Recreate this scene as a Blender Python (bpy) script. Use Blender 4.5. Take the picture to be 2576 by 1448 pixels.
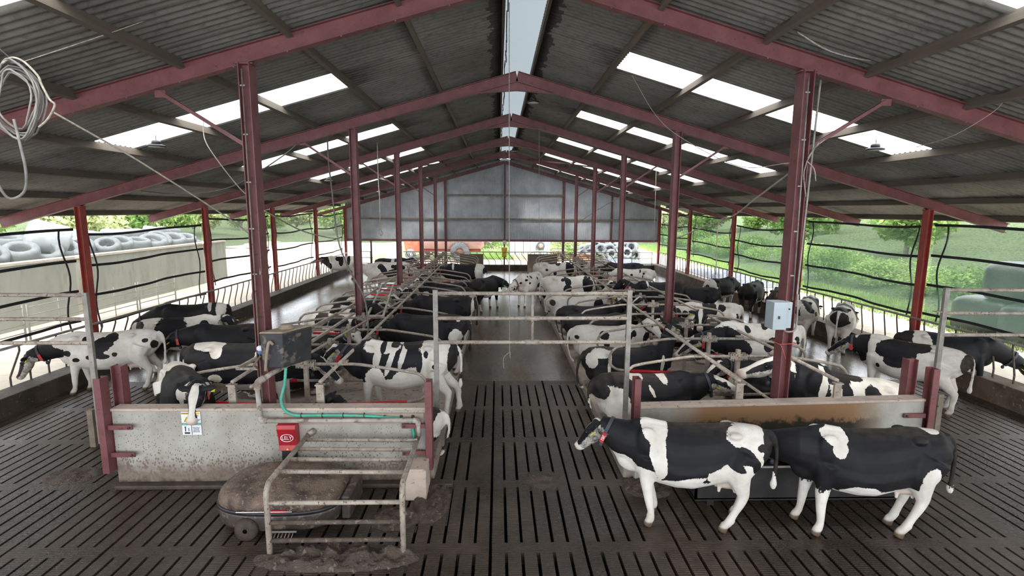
import bpy, bmesh, math, random
from mathutils import Vector, Matrix, Euler
import numpy as np
R=math.radians; PI=math.pi
for o in list(bpy.data.objects): bpy.data.objects.remove(o)
sc=bpy.context.scene
COL=sc.collection
# ---------------------------------------------------------------- camera
CAMZ=4.3
def _n(v): v=np.array(v,float); return v/np.linalg.norm(v)
_up=_n([54,8998,1324]); _fy=np.array([-35,195,-1324.]); _fy=_n(_fy/np.linalg.norm(_fy)-_up*(_fy/np.linalg.norm(_fy)).dot(_up)); _rx=np.cross(_fy,_up)
cd=bpy.data.cameras.new('camera'); cam=bpy.data.objects.new('camera',cd); COL.objects.link(cam)
cd.sensor_width=36; cd.lens=36*1324/2576; cd.clip_end=500; cd.clip_start=.05
M=np.stack([_rx,_fy,_up],1)     # world -> camera
cam.matrix_world=Matrix.Translation((0,0,CAMZ))@Matrix([list(r) for r in M.T]).to_4x4()
sc.camera=cam
# ---------------------------------------------------------------- light and exposure
w=bpy.data.worlds.new('overcast_sky'); sc.world=w; w.use_nodes=True
nt=w.node_tree; nt.nodes.clear()
tc=nt.nodes.new('ShaderNodeTexCoord'); sx=nt.nodes.new('ShaderNodeSeparateXYZ'); rp=nt.nodes.new('ShaderNodeValToRGB')
bg=nt.nodes.new('ShaderNodeBackground'); ow=nt.nodes.new('ShaderNodeOutputWorld')
nt.links.new(tc.outputs['Generated'],sx.inputs[0]); nt.links.new(sx.outputs['Z'],rp.inputs[0])
rp.color_ramp.elements[0].position=0; rp.color_ramp.elements[0].color=(.80,.86,.95,1)
rp.color_ramp.elements[1].position=.6; rp.color_ramp.elements[1].color=(1,1,1,1)
nt.links.new(rp.outputs[0],bg.inputs[0]); bg.inputs[1].default_value=3.9
nt.links.new(bg.outputs[0],ow.inputs[0])
sd=bpy.data.lights.new('sun','SUN'); sun=bpy.data.objects.new('sun',sd); COL.objects.link(sun)
sd.energy=4.2; sd.angle=R(9); sd.color=(1,.96,.9); sun.rotation_euler=(R(38),R(14),0)   # hazy high sun
sc.view_settings.view_transform='Standard'; sc.view_settings.look='None'
sc.view_settings.exposure=0.38; sc.view_settings.gamma=1; sc.view_settings.use_curve_mapping=False
# ---------------------------------------------------------------- helpers
def perp(d):
    d=d.normalized(); a=Vector((0,0,1)) if abs(d.z)<.95 else Vector((0,1,0))
    x=d.cross(a).normalized(); return x, x.cross(d).normalized()
class MB:
    def __init__(s): s.v=[]; s.f=[]; s.sm=[]
    def add(s,vs,fs,smooth=False):
        b=len(s.v); s.v+= [tuple(v) for v in vs]; s.f+=[tuple(b+i for i in f) for f in fs]; s.sm+=[smooth]*len(fs); return s
    def box(s,c,d,rot=None):
        vs=[Vector((x*d[0]/2,y*d[1]/2,z*d[2]/2)) for x in (-1,1) for y in (-1,1) for z in (-1,1)]
        if rot: m=Euler(rot).to_matrix(); vs=[m@v for v in vs]
        vs=[v+Vector(c) for v in vs]
        return s.add(vs,[(0,1,3,2),(4,6,7,5),(0,4,5,1),(2,3,7,6),(0,2,6,4),(1,5,7,3)])
    def b2(s,a,b): # box from corners
        return s.box([(a[i]+b[i])/2 for i in range(3)],[abs(b[i]-a[i]) for i in range(3)])
    def sweep(s,prof,p,q,up=(0,0,1),cap=True):
        p=Vector(p); q=Vector(q); d=(q-p).normalized(); u=Vector(up); u=(u-d*u.dot(d)).normalized(); x=d.cross(u)
        n=len(prof); vs=[o+x*a+u*b for o in (p,q) for a,b in prof]
        fs=[(i,(i+1)%n,n+(i+1)%n,n+i) for i in range(n)]
        if cap: fs+=[tuple(range(n))[::-1],tuple(range(n,2*n))]
        return s.add(vs,fs)
    def bar(s,p,q,w,h,up=(0,0,1)): return s.sweep([(-w/2,-h/2),(w/2,-h/2),(w/2,h/2),(-w/2,h/2)],p,q,up)
    def ibeam(s,p,q,w,h,up=(0,0,1),t=.012,tw=.010):
        a=w/2;b=h/2;c=tw/2
        return s.sweep([(-a,-b),(a,-b),(a,-b+t),(c,-b+t),(c,b-t),(a,b-t),(a,b),(-a,b),(-a,b-t),(-c,b-t),(-c,-b+t),(-a,-b+t)],p,q,up)
    def tube(s,pts,r,n=8,cap=True,closed=False):
        pts=[Vector(p) for p in pts]; m=len(pts); rr=r if hasattr(r,'__len__') else [r]*m
        vs=[];pu=None
        for i,p in enumerate(pts):
            if closed: d=(pts[(i+1)%m]-pts[i-1])
            else: d=pts[min(i+1,m-1)]-pts[max(i-1,0)]
            d.normalize()
            if pu is None: x,u=perp(d)
            else:
                u=(pu-d*pu.dot(d)); u=u.normalized() if u.length>1e-6 else perp(d)[1]; x=d.cross(u)
            pu=u
            for k in range(n):
                a=2*PI*k/n; vs.append(p+(x*math.cos(a)+u*math.sin(a))*rr[i])
        fs=[]
        for i in range(m if closed else m-1):
            j=(i+1)%m
            for k in range(n): fs.append((i*n+k,i*n+(k+1)%n,j*n+(k+1)%n,j*n+k))
        if cap and not closed: fs+=[tuple(range(n))[::-1],tuple(range((m-1)*n,m*n))]
        return s.add(vs,fs,True)
    def cyl(s,p,q,r,n=16): return s.tube([p,q],r,n)
    def sph(s,c,r,n=10,rot=None):
        r=r if hasattr(r,'__len__') else (r,r,r); m=Euler(rot).to_matrix() if rot else None
        vs=[];fs=[]; h=n//2+1
        def T(v):
            v=Vector((v[0]*r[0],v[1]*r[1],v[2]*r[2])); v=m@v if m else v; return v+Vector(c)
        vs.append(T((0,0,1)))
        for i in range(1,h):
            t=PI*i/h
            for k in range(n): a=2*PI*k/n; vs.append(T((math.sin(t)*math.cos(a),math.sin(t)*math.sin(a),math.cos(t))))
        vs.append(T((0,0,-1))); L=len(vs)-1
        for k in range(n): fs.append((0,1+k,1+(k+1)%n)); fs.append((L,1+(h-2)*n+(k+1)%n,1+(h-2)*n+k))
        for i in range(h-2):
            for k in range(n): fs.append((1+i*n+k,1+(i+1)*n+k,1+(i+1)*n+(k+1)%n,1+i*n+(k+1)%n))
        return s.add(vs,fs,True)
    def lathe(s,prof,c=(0,0,0),n=24,axis='z'):
        vs=[];m=len(prof)
        for (r,z) in prof:
            for k in range(n):
                a=2*PI*k/n; x,y=r*math.cos(a),r*math.sin(a)
                v=(x,y,z) if axis=='z' else ((z,x,y) if axis=='x' else (x,z,y)); vs.append(Vector(v)+Vector(c))
        fs=[(i*n+k,i*n+(k+1)%n,(i+1)*n+(k+1)%n,(i+1)*n+k) for i in range(m-1) for k in range(n)]
        return s.add(vs,fs,True)
    def build(s,name,mat,parent=None,bevel=0,loc=None):
        me=bpy.data.meshes.new(name); me.from_pydata(s.v,[],s.f)
        me.polygons.foreach_set('use_smooth',s.sm); me.validate(); me.update()
        o=bpy.data.objects.new(name,me); COL.objects.link(o)
        if mat: me.materials.append(mat)
        if parent: o.parent=parent
        if loc: o.location=loc
        if bevel:
            b=o.modifiers.new('bevel','BEVEL'); b.width=bevel; b.segments=2; b.limit_method='ANGLE'
        return o
def fixn(o):
    bm=bmesh.new(); bm.from_mesh(o.data); bmesh.ops.recalc_face_normals(bm,faces=bm.faces); bm.to_mesh(o.data); bm.free()
def tag(o,label=None,cat=None,group=None,kind=None):
    if label: o['label']=label
    if cat: o['category']=cat
    if group: o['group']=group
    if kind: o['kind']=kind
    return o
def thing(name,loc=(0,0,0),label=None,cat=None,group=None,rz=0):
    o=bpy.data.objects.new(name,None); COL.objects.link(o); o.location=loc; o.rotation_euler=(0,0,rz); o.empty_display_size=.2
    return tag(o,label,cat,group)
def struct(mb,name,mat,bevel=0): return tag(mb.build(name,mat,bevel=bevel),kind='structure')
def bez(pts,k=8):    # catmull-rom through points
    P=[Vector(p) for p in pts]; P=[P[0]*2-P[1]]+P+[P[-1]*2-P[-2]]; out=[]
    for i in range(1,len(P)-2):
        for j in range(k):
            t=j/k; a,b,c,d=P[i-1:i+3]
            out.append(.5*((2*b)+(c-a)*t+(2*a-5*b+4*c-d)*t*t+(3*b-a-3*c+d)*t**3))
    out.append(P[-2]); return out
ORD=['first','second','third','fourth','fifth','sixth','seventh','eighth','ninth','tenth','eleventh','twelfth','thirteenth','fourteenth','fifteenth','sixteenth','seventeenth','eighteenth','nineteenth','twentieth','twenty-first']
# ---------------------------------------------------------------- materials
def srgb(h):
    h=h.lstrip('#'); c=[int(h[i:i+2],16)/255 for i in (0,2,4)]
    return tuple((x/12.92 if x<=.04045 else ((x+.055)/1.055)**2.4) for x in c)+(1,)
MATS={}
class NT:
    def __init__(s,name):
        s.m=bpy.data.materials.new(name); s.m.use_nodes=True; s.t=s.m.node_tree; s.t.nodes.clear()
        s.out=s.n('OutputMaterial'); s.co=s.n('TexCoord')
    def n(s,typ,**k):
        x=s.t.nodes.new('ShaderNode'+typ)
        for a,b in k.items(): setattr(x,a,b)
        return x
    def l(s,a,b): s.t.links.new(a,b)
    def noise(s,scale,detail=4,rough=.55,vec=None,stretch=None,dist=0):
        x=s.n('TexNoise'); x.inputs['Scale'].default_value=scale; x.inputs['Detail'].default_value=detail; x.inputs['Roughness'].default_value=rough; x.inputs['Distortion'].default_value=dist
        v=vec or s.co.outputs['Object']
        if stretch:
            mp=s.n('Mapping'); mp.inputs['Scale'].default_value=stretch; s.l(v,mp.inputs[0]); v=mp.outputs[0]
        s.l(v,x.inputs['Vector']); return x.outputs['Fac']
    def ramp(s,fac,stops):
        r=s.n('ValToRGB'); e=r.color_ramp.elements
        while len(e)<len(stops): e.new(.5)
        for i,(p,c) in enumerate(stops): e[i].position=p; e[i].color=c if hasattr(c,'__len__') else (c,c,c,1)
        s.l(fac,r.inputs[0]); return r.outputs[0]
    def mix(s,f,a,b):
        x=s.n('MixRGB')
        for i,v in enumerate((f,a,b)):
            if hasattr(v,'is_output'): s.l(v,x.inputs[i])
            else: x.inputs[i].default_value=v
        return x.outputs[0]
    def math(s,op,a,b=0):
        x=s.n('Math',operation=op)
        for i,v in enumerate((a,b)):
            if hasattr(v,'is_output'): s.l(v,x.inputs[i])
            else: x.inputs[i].default_value=v
        return x.outputs[0]
    def bsdf(s,col,rough=.6,metal=0,bump=None,bs=.3,bd=.02,spec=.5):
        b=s.n('BsdfPrincipled')
        for k,v in (('Base Color',col),('Roughness',rough),('Metallic',metal),('Specular IOR Level',spec)):
            if hasattr(v,'is_output'): s.l(v,b.inputs[k])
            else: b.inputs[k].default_value=v
        if bump is not None:
            bp=s.n('Bump'); bp.inputs['Strength'].default_value=bs; bp.inputs['Distance'].default_value=bd; s.l(bump,bp.inputs['Height']); s.l(bp.outputs[0],b.inputs['Normal'])
        s.l(b.outputs[0],s.out.inputs[0]); s.b=b; return s.m
def mat(name,c1,c2=None,scale=6,rough=.6,metal=0,bump=.3,lo=.35,hi=.65,c3=None,s3=40,p3=.66,stretch=None,bd=.01,spec=.5):
    if name in MATS: return MATS[name]
    c2=c2 or c1; t=NT(name); f=t.noise(scale,5,.6,stretch=stretch)
    c=t.ramp(f,[(lo,srgb(c1)),(hi,srgb(c2))])
    if c3: g=t.noise(s3,3,.6,stretch=stretch); c=t.mix(t.ramp(g,[(p3-.04,0),(p3+.04,1)]),c,srgb(c3))
    fb=t.noise(scale*6,4,.6,stretch=stretch)
    MATS[name]=t.bsdf(c,rough,metal,fb,bump,bd,spec); return MATS[name]
red=mat('red_oxide_paint','#683a3a','#7c4a4a',3,.5,0,.25,c3='#4c332e',s3=14,p3=.66)
red_lit=mat('sunlit_red_paint','#8f3a34','#a8483f',4,.5,0,.2,c3='#5f3c34',s3=16,p3=.68)  # brighter copy of the red: daylight on the outer columns put into the colour
galv=mat('galvanised_dusty','#9a958e','#7d766e',5,.5,.25,.2,c3='#6b5b4e',s3=30,p3=.66)
galvd=mat('galvanised_dirty','#b8ac9e','#94887b',6,.6,.1,.2,c3='#6b5645',s3=26,p3=.62)
galvm=mat('galvanised_muck','#63564b','#463a32',9,.8,0,.8,c3='#8a7a6c',s3=20,p3=.64)
wood=mat('weathered_timber','#8a7d6d','#6a5f52',4,.8,0,.4,stretch=(1,.12,1),c3='#4d453c',s3=12,p3=.66)
woodd=mat('dark_timber','#55483c','#3c332b',5,.85,0,.4,stretch=(1,.2,1))
conc=mat('feed_yard_concrete','#c9c0b2','#b3a998',1.2,.8,0,.2,c3='#8f8270',s3=9,p3=.64)
black=mat('black_strap','#16171a','#202226',8,.6)
rubber=mat('tyre_rubber','#4c5258','#6b7178',6,.75,0,.3)
redp=mat('red_plastic_sleeve','#d5252f','#b81d28',4,.35,0,.1,c3='#8e2a28',s3=20,p3=.7)
rope=mat('pale_rope','#b3ab9c','#8c8578',30,.9)
cablem=mat('dark_cable','#3a3634','#4c4743',20,.7)
muck=mat('brown_muck','#5c4e42','#3b3029',7,.55,0,1.0,c3='#7a6b5a',s3=14,p3=.62,bd=.03)
# ================================================================ large structure
RX=.48; SL=.283; FR=[8.34,14.16,20.07,26.0,32.0,38.1]; YB=38.1; Y0=-5.0
ZR=7.57                      # underside of rafters at the ridge
def rz(u): return -SL*abs(u)
XL,XR=-3.75,4.71; XOL,XOR=-10.9,11.7
# floor -----------------------------------------------------------
def floor_mat():
    t=NT('slurry_wet_concrete'); o=t.co.outputs['Object']
    a=t.noise(.55,5,.6); b=t.noise(5,5,.65); g=t.noise(28,3,.6,stretch=(1,1.6,1))
    c=t.ramp(a,[(.36,srgb('#352d26')),(.52,srgb('#463d35')),(.68,srgb('#574b3f'))])
    c=t.mix(t.ramp(b,[(.4,0),(.7,.75)]),c,srgb('#372e27'))
    c=t.mix(t.ramp(g,[(.66,0),(.72,.5)]),c,srgb('#7d7160'))
    w_=t.n('TexWave',wave_type='BANDS',bands_direction='Y'); w_.inputs['Scale'].default_value=9; w_.inputs['Distortion'].default_value=1.2; w_.inputs['Detail'].default_value=2; t.l(o,w_.inputs['Vector'])
    h=t.math('ADD',t.math('MULTIPLY',w_.outputs['Fac'],.45),t.math('MULTIPLY',g,1.0))
    h=t.math('ADD',h,t.math('MULTIPLY',b,.8))
    r=t.math('ADD',t.ramp(a,[(.38,.14),(.6,.34)]),t.math('MULTIPLY',t.ramp(g,[(.4,0),(.62,1)]),.22))
    return t.bsdf(c,r,0,h,.55,.012,.5)
FLM=floor_mat()
mb=MB(); xs=[-10.25]; k=-50
while True:
    cx=-.09+.2033*k
    if cx>11.2: break
    if cx-.02>-10.2: xs+=[cx-.02,cx+.02]
    k+=1
k0=None
ks=[kk for kk in range(-50,60) if -10.18<-.09+.2033*kk<=11.2]
xs.append(11.4)
ys=[2.9]; rows=[]
for j in range(-2,4):
    p=6.23+1.62*j; ys+=[p+.1,p+1.52]
ys.append(12.95); 
rng=random.Random(3)
hole=set()
for i,kk in enumerate(ks):
    for j in range(len(ys)-1):
        if j%2==1 or kk%6==0: 
            if (kk%6==0) or rng.random()>.02: hole.add((2*i+1,j))
nx,ny=len(xs),len(ys)
idx=lambda i,j:i*ny+j
vs=[(x+(rng.uniform(-.003,.003) if 0<i<nx-1 else 0),y,0) for i,x in enumerate(xs) for y in ys]
fs=[(idx(i,j),idx(i+1,j),idx(i+1,j+1),idx(i,j+1)) for i in range(nx-1) for j in range(ny-1) if (i,j) not in hole]
mb.add(vs,fs)
D=.17
for (i,j) in hole:
    c=[vs[idx(i,j)],vs[idx(i+1,j)],vs[idx(i+1,j+1)],vs[idx(i,j+1)]]
    nb=[(i,j-1),(i+1,j),(i,j+1),(i-1,j)]
    for a in range(4):
        if nb[a] in hole: continue
        p,q=c[a],c[(a+1)%4]; mb.add([p,q,(q[0],q[1],-D),(p[0],p[1],-D)],[(0,1,2,3)])
mb.b2((-10.25,-8,-.02),(11.4,2.9,0)); struct(mb,'floor',FLM)
t=NT('grooved_wet_passage'); a=t.noise(.6,5,.6,stretch=(1,.35,1)); b_=t.noise(7,4,.6,stretch=(1,.12,1)); g=t.noise(30,3,.6)
c=t.ramp(a,[(.36,srgb('#4f473f')),(.5,srgb('#635a50')),(.64,srgb('#5c472a'))]); c=t.mix(t.ramp(b_,[(.45,0),(.65,.5)]),c,srgb('#4b433c'))
h=t.math('ADD',b_,t.math('MULTIPLY',g,.5)); r=t.math('ADD',t.ramp(a,[(.35,.10),(.62,.24)]),t.math('MULTIPLY',t.ramp(g,[(.4,0),(.65,1)]),.12))
struct(MB().b2((-10.25,12.95,-.02),(11.4,YB+.2,0)),'floor_3',t.bsdf(c,r,0,h,.35,.01,.6))
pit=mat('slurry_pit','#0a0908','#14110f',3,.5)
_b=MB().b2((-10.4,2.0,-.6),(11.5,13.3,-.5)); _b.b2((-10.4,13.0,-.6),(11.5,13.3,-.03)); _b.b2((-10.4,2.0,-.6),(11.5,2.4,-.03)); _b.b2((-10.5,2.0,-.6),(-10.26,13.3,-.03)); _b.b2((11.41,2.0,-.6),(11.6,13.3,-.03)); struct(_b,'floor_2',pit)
# kerbs along the feed passages and the back ------------------------
kerbm=mat('dark_kerb_concrete','#4a4036','#2f2821',2.5,.75,0,.6,c3='#6a5c4c',s3=10,p3=.64,bd=.02)
struct(MB().b2((-10.75,-4,-.1),(-10.2,YB+.4,.40)),'trim_1',kerbm,.02)
struct(MB().b2((11.33,-4,-.1),(11.9,YB+.4,.50)),'trim_2',mat('kerb_concrete_brown','#6b5b4b','#4a3d32',2.5,.75,0,.6,c3='#8a7a68',s3=10,p3=.64,bd=.02),.02)
struct(MB().b2((-10.2,YB-.35,-.1),(11.33,YB+.1,.42)),'trim_3',kerbm,.02)
# roof -------------------------------------------------------------
def roof_mat():
    t=NT('fibre_cement_sheet'); a=t.noise(.5,5,.6); b=t.noise(6,5,.7,stretch=(1,2,1)); 
    c=t.ramp(a,[(.35,srgb('#827f79')),(.65,srgb('#6a6761'))])
    c=t.mix(t.ramp(b,[(.5,0),(.72,.6)]),c,srgb('#3f3c39'))
    s=t.n('SeparateXYZ'); t.l(t.co.outputs['Object'],s.inputs[0])
    # sheet lap lines running down the slope, one a metre, and grime by the ridge opening
    m=t.math('ABSOLUTE',t.math('SUBTRACT',t.math('FRACT',t.math('MULTIPLY',s.outputs['Y'],.95)),.5))
    c=t.mix(t.math('MULTIPLY',t.ramp(m,[(0,1),(.022,0)]),.55),c,srgb('#3c3a36'))
    ux=t.math('ADD',t.math('ABSOLUTE',t.math('SUBTRACT',s.outputs['X'],.48)),t.math('MULTIPLY',t.noise(3,4),.6))
    c=t.mix(t.ramp(ux,[(.12,0),(.75,.85),(.95,.5),(1.0,0)]) if 0 else t.math('MULTIPLY',t.math('LESS_THAN',ux,.95),.75),c,srgb('#2d2823'))
    return t.bsdf(c,.85,0,b,.2,.01,.2)
ROOFM=roof_mat()
def sky_mat():
    t=NT('translucent_rooflight'); tr=t.n('BsdfTranslucent'); tr.inputs[0].default_value=(.95,.97,1,1); tp=t.n('BsdfTransparent'); tp.inputs[0].default_value=(.9,.93,.97,1)
    m=t.n('MixShader'); m.inputs[0].default_value=.45; t.l(tr.outputs[0],m.inputs[1]); t.l(tp.outputs[0],m.inputs[2]); t.l(m.outputs[0],t.out.inputs[0]); return t.m
SKYM=sky_mat()
U0,U1,US1,US2=.36,13.75,2.1,8.38     # ridge gap edge, eave, rooflight upper and lower ends
SKY=[(4.95+0*0,6.05)]+[(10.87+6.0*i,11.98+6.0*i) for i in range(5)]
ZS=ZR+.25+.17               # sheet height at the ridge line
def roof_side(s):
    US1=2.1 if s>0 else 3.65; US2=8.42
    ysr=list(np.arange(Y0,YB+.35,.03)); d=MB(); us=[U0,US1,US2,U1]
    def pt(u,y): return (RX+s*u,y,ZS-SL*u+.022*math.sin(2*PI*y/.15))
    n=len(ysr); vs=[pt(u,y) for y in ysr for u in us]; fs=[]; sk={}
    lo,hi=(SKY2 if s>0 else SKY)[0] if 0 else (0,0)
    for i in range(n-1):
        ym=(ysr[i]+ysr[i+1])/2
        r=[k for k,(a,b) in enumerate(SKYS[s]) if a<ym<b]
        for j in range(3):
            q=(i*4+j,i*4+j+1,(i+1)*4+j+1,(i+1)*4+j)
            if j==1 and r: sk.setdefault(r[0],[]).append(i)
            else: fs.append(q)
    d.add(vs,fs,True)
    o=struct(d,'ceiling_left' if s<0 else 'ceiling_right',ROOFM); m=o.modifiers.new('t','SOLIDIFY'); m.thickness=.012; m.offset=1
    for k,ii in sk.items():
        b=MB(); L=ii+[ii[-1]+1]
        b.add([pt(u,ysr[i]) for i in L for u in (US1,US2)],[(2*a,2*a+1,2*a+3,2*a+2) for a in range(len(L)-1)],True)
        o=b.build('rooflight',SKYM)
        side='left' if s<0 else 'right'
        tag(o,f'white translucent corrugated rooflight strip in the {side} roof slope, {ORD[k]} from the front','rooflight','rooflights in the roof slopes')
SKYS={-1:[(5.0,6.05)]+[(10.87+5.98*i,12.05+5.98*i) for i in range(5)],1:[(4.9,6.05)]+[(10.87+6.05*i,11.98+6.05*i) for i in range(5)]}
roof_side(-1); roof_side(1)
# bluish ridge capping above the open ridge
capm=NT('pale_ridge_sheet'); _tr=capm.n('BsdfTranslucent'); _tr.inputs[0].default_value=(.16,.19,.21,1); _df=capm.n('BsdfDiffuse'); _df.inputs[0].default_value=(.6,.63,.65,1)
_m=capm.n('MixShader'); _m.inputs[0].default_value=.6; capm.l(_tr.outputs[0],_m.inputs[1]); capm.l(_df.outputs[0],_m.inputs[2]); capm.l(_m.outputs[0],capm.out.inputs[0])
b=MB(); n=int((YB+.3-Y0)/.05)
pr=[(-.62,0),(-.3,.12),(0,.2),(.3,.12),(.62,0)]
b.add([(RX+x,Y0+i*.05,ZS+.02+z+.006*math.sin(i*1.1)) for i in range(n) for x,z in pr],[(i*5+j,i*5+j+1,(i+1)*5+j+1,(i+1)*5+j) for i in range(n-1) for j in range(4)],True)
tag(b.build('ridge_capping',capm.m),'pale bluish ridge capping above the open slot along the roof peak','roof ridge')
for s,nm in ((-1,'left'),(1,'right')):
    b=MB(); x=RX+s*(U0+.0)
    yy=Y0; rg=random.Random(5+s); 
    b.bar((x+s*.03,Y0,ZS-SL*U0-.07),(x+s*.03,YB+.2,ZS-SL*U0-.07),.05,.13)
    if s<0:
        while yy<YB-1:
            L=rg.uniform(.5,1.1); b.box((x+.03+rg.uniform(0,.03),yy+L/2,ZS-SL*U0-.03),(.02,L*.8,.09),(0,0,rg.uniform(-.05,.05))); yy+=L
    tag(b.build('ridge_board',woodd),f'dark timber board along the {nm} edge of the ridge slot','roof board','ridge slot edge boards')
# purlins -------------------------------------------------------------
pm=mat('purlin_timber','#6f6659','#574e44',3,.85,0,.35,stretch=(1,.1,1),c3='#3e372f',s3=8,p3=.66)
for s,nm in ((-1,'left'),(1,'right')):
    for k in range(8):
        u=1.96+1.615*k; z=ZR+.25-SL*u+.075
        o=MB().box((0,(Y0+YB)/2,0),(.075,YB-Y0,.15)).build('roof_purlin',pm); o.location=(RX+s*u,0,z+.0); o.rotation_euler=(0,-s*-math.atan(SL),0)
        tag(o,f'long weathered purlin under the {nm} roof slope, {ORD[k]} below the ridge','purlin','purlins under the roof slopes')
# portal frames ---------------------------------------------------------
OF=['nearest','second nearest','third nearest','fourth nearest','fifth nearest','farthest']
th=math.atan(SL)
for i,y in enumerate(FR):
    for s,nm in ((-1,'left'),(1,'right')):
        t=thing('steel_rafter',(RX,y,ZR+(.06 if i==0 else 0)),f'red oxide steel rafter of the {nm} roof slope, {OF[i]} of its slope','rafter','steel rafters')
        h=.26 if i<5 else .22
        b=MB().ibeam((0,0,h/2+.0),(s*13.45,0,h/2-SL*13.45),.14,h,t=.012); b.build('beam',red,t)
        if 0<i<5:
            b=MB(); b.add([(0,-.006,0),(s*.95,-.006,-SL*.95),(0,-.006,-.21),(0,.006,0),(s*.95,.006,-SL*.95),(0,.006,-.21)],[(0,1,2),(5,4,3),(0,3,4,1),(1,4,5,2),(2,5,3,0)]); b.bar((0,0,-.21),(s*.95,0,-SL*.95-.012),.12,.012)
            b.build('haunch',red,t)
        if i==0:
            b=MB()
            for q in range(14): b.cyl((s*(1.2+q*.8),-.05,-SL*(1.2+q*.8)-.012),(s*(1.2+q*.8),-.05,-SL*(1.2+q*.8)+.012),.012,6)
            b.build('bolt_row',galv,t)
    for x,nm in ((XL,'left'),(XR,'right')):
        top=ZR-SL*abs(x-RX)+(.06 if i==0 else 0)
        zb=.0 
        lb=f'{"long " if i<5 else ""}red oxide steel column rising from the {nm} cubicle block, {OF[i]} in its row'
        if i==5: lb=f'red oxide gable column in the back wall, behind the {nm} cubicle block'
        t=thing('steel_column',(x,y,0),lb,'column','inner steel columns')
        b=MB().ibeam((0,0,zb),(0,0,top),.24 if i<5 else .2,.17 if i<5 else .16,up=(1,0,0),t=.014); 
        b.build('shaft',red,t); MB().box((0,0,top-.01),(.26,.2,.02)).build('cap_plate',red,t); 
        if i<5: MB().box((0,0,.19),(.3,.3,.03)).build('base_plate',red,t)
        if i==0:
            MB().tube([(-.03 if x<0 else .02,-.13,1.0 if x<0 else 2.9),(-.02,-.13,top-.1)],.013,6).build('conduit',galv if x>0 else wood,t)
            b=MB()
            for q in range(5): b.box((-.02,-.125,3.3+q*.7),(.07,.02,.02))
            b.build('pipe_clip',galv,t)
        if i<5:
            s=-1 if x<0 else 1
            br=thing('knee_brace',(x,y,0),f'slanting red brace between {nm} row column and rafter, {OF[i]} of its side','brace','diagonal knee braces')
            u2=abs(x-RX)+1.35
            MB().bar((s*.09,0,top-1.18),(s*1.3,0,ZR-SL*u2+.02),.05,.05).build('angle_bar',red,br)
            MB().box((s*1.3,0,ZR-SL*u2),(.16,.02,.1)).build('gusset',red,br)
    for x,nm in ((XOL,'left'),(XOR,'right')):
        top=ZR-SL*abs(x-RX); 
        t=thing('steel_column',(x,y,.4),f'short red steel column on the {nm} feed kerb, {OF[i]} along that side','column','outer steel columns')
        MB().ibeam((0,0,-.1 if x<0 else 0),(0,0,top-.4),.2,.15,up=(1,0,0)).build('shaft',red_lit,t)
        MB().box((0,0,top-.41),(.22,.18,.02)).build('cap_plate',red,t)
# crossed wind bracing between the fourth and fifth frames
for s,nm in ((-1,'left'),(1,'right')):
    tag(MB().bar((RX+s*1.3,FR[4],ZR-SL*1.3+.1),(RX+s*4.6,FR[3]+.1,ZR-SL*4.6+.1),.06,.06).build('wind_brace',red),f'slanting red wind brace crossing under the {nm} roof slope between two far frames','brace')
# gable wall --------------------------------------------------------------
gm=NT('galvanised_corrugated'); _a=gm.noise(1.2,5,.6); _b=gm.noise(20,4,.6,stretch=(1,1,.2))
_c=gm.ramp(_a,[(.35,srgb('#b4b7ba')),(.65,srgb('#9a9da1'))]); _c=gm.mix(gm.ramp(_b,[(.55,0),(.75,.5)]),_c,srgb('#77787a')); GALM=gm.bsdf(_c,.55,.0,_b,.1)
b=MB(); xs_=np.arange(-10.9,11.75,.019); vs=[];zb=2.06
for x in xs_:
    yy=YB+.12+.011*math.sin(2*PI*x/.076); vs+=[(x,yy,zb),(x,yy,ZS-SL*abs(x-RX)-.02)]
b.add(vs,[(2*i,2*i+2,2*i+3,2*i+1) for i in range(len(xs_)-1)],True)
struct(b,'wall_back',GALM)
for z,nm in ((3.68,'lower'),(5.38,'upper')):
    hw=(ZR-z)/SL-.2; hw=min(hw,11)
    x0,x1=max(RX-hw,-10.9),min(RX+hw,11.7)
    if z>5: x0,x1=XL,XR
    tag(MB().bar((x0,YB+.02,z),(x1,YB+.02,z),.1,.11,up=(0,1,0) if 0 else (0,0,1)).build('sheeting_rail',wood),f'{nm} dusty timber sheeting rail across the back wall','wall rail')
tag(MB().bar((-10.8,YB+.03,2.16),(11.6,YB+.03,2.16),.09,.13).build('sheeting_rail',red),'red steel rail along the bottom edge of the back wall sheeting','wall rail')
for x,nm in ((RX,'under the ridge'),(-7.0,'left of the left gable column'),(8.2,'right of the right gable column')):
    tag(MB().ibeam((x,YB,2.1),(x,YB,ZR-SL*abs(x-RX)),.13,.1,up=(1,0,0)).build('gable_post',red),f'slim red post in the back wall, {nm}','column')
for x,nm in ((-9.1,'near the left back corner'),(8.85,'near the right back corner')):
    tag(MB().ibeam((x,YB-.02,.42),(x,YB-.02,2.12),.13,.1,up=(1,0,0)).build('gable_post',red),f'short red post below the back wall sheeting {nm}','column')
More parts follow.
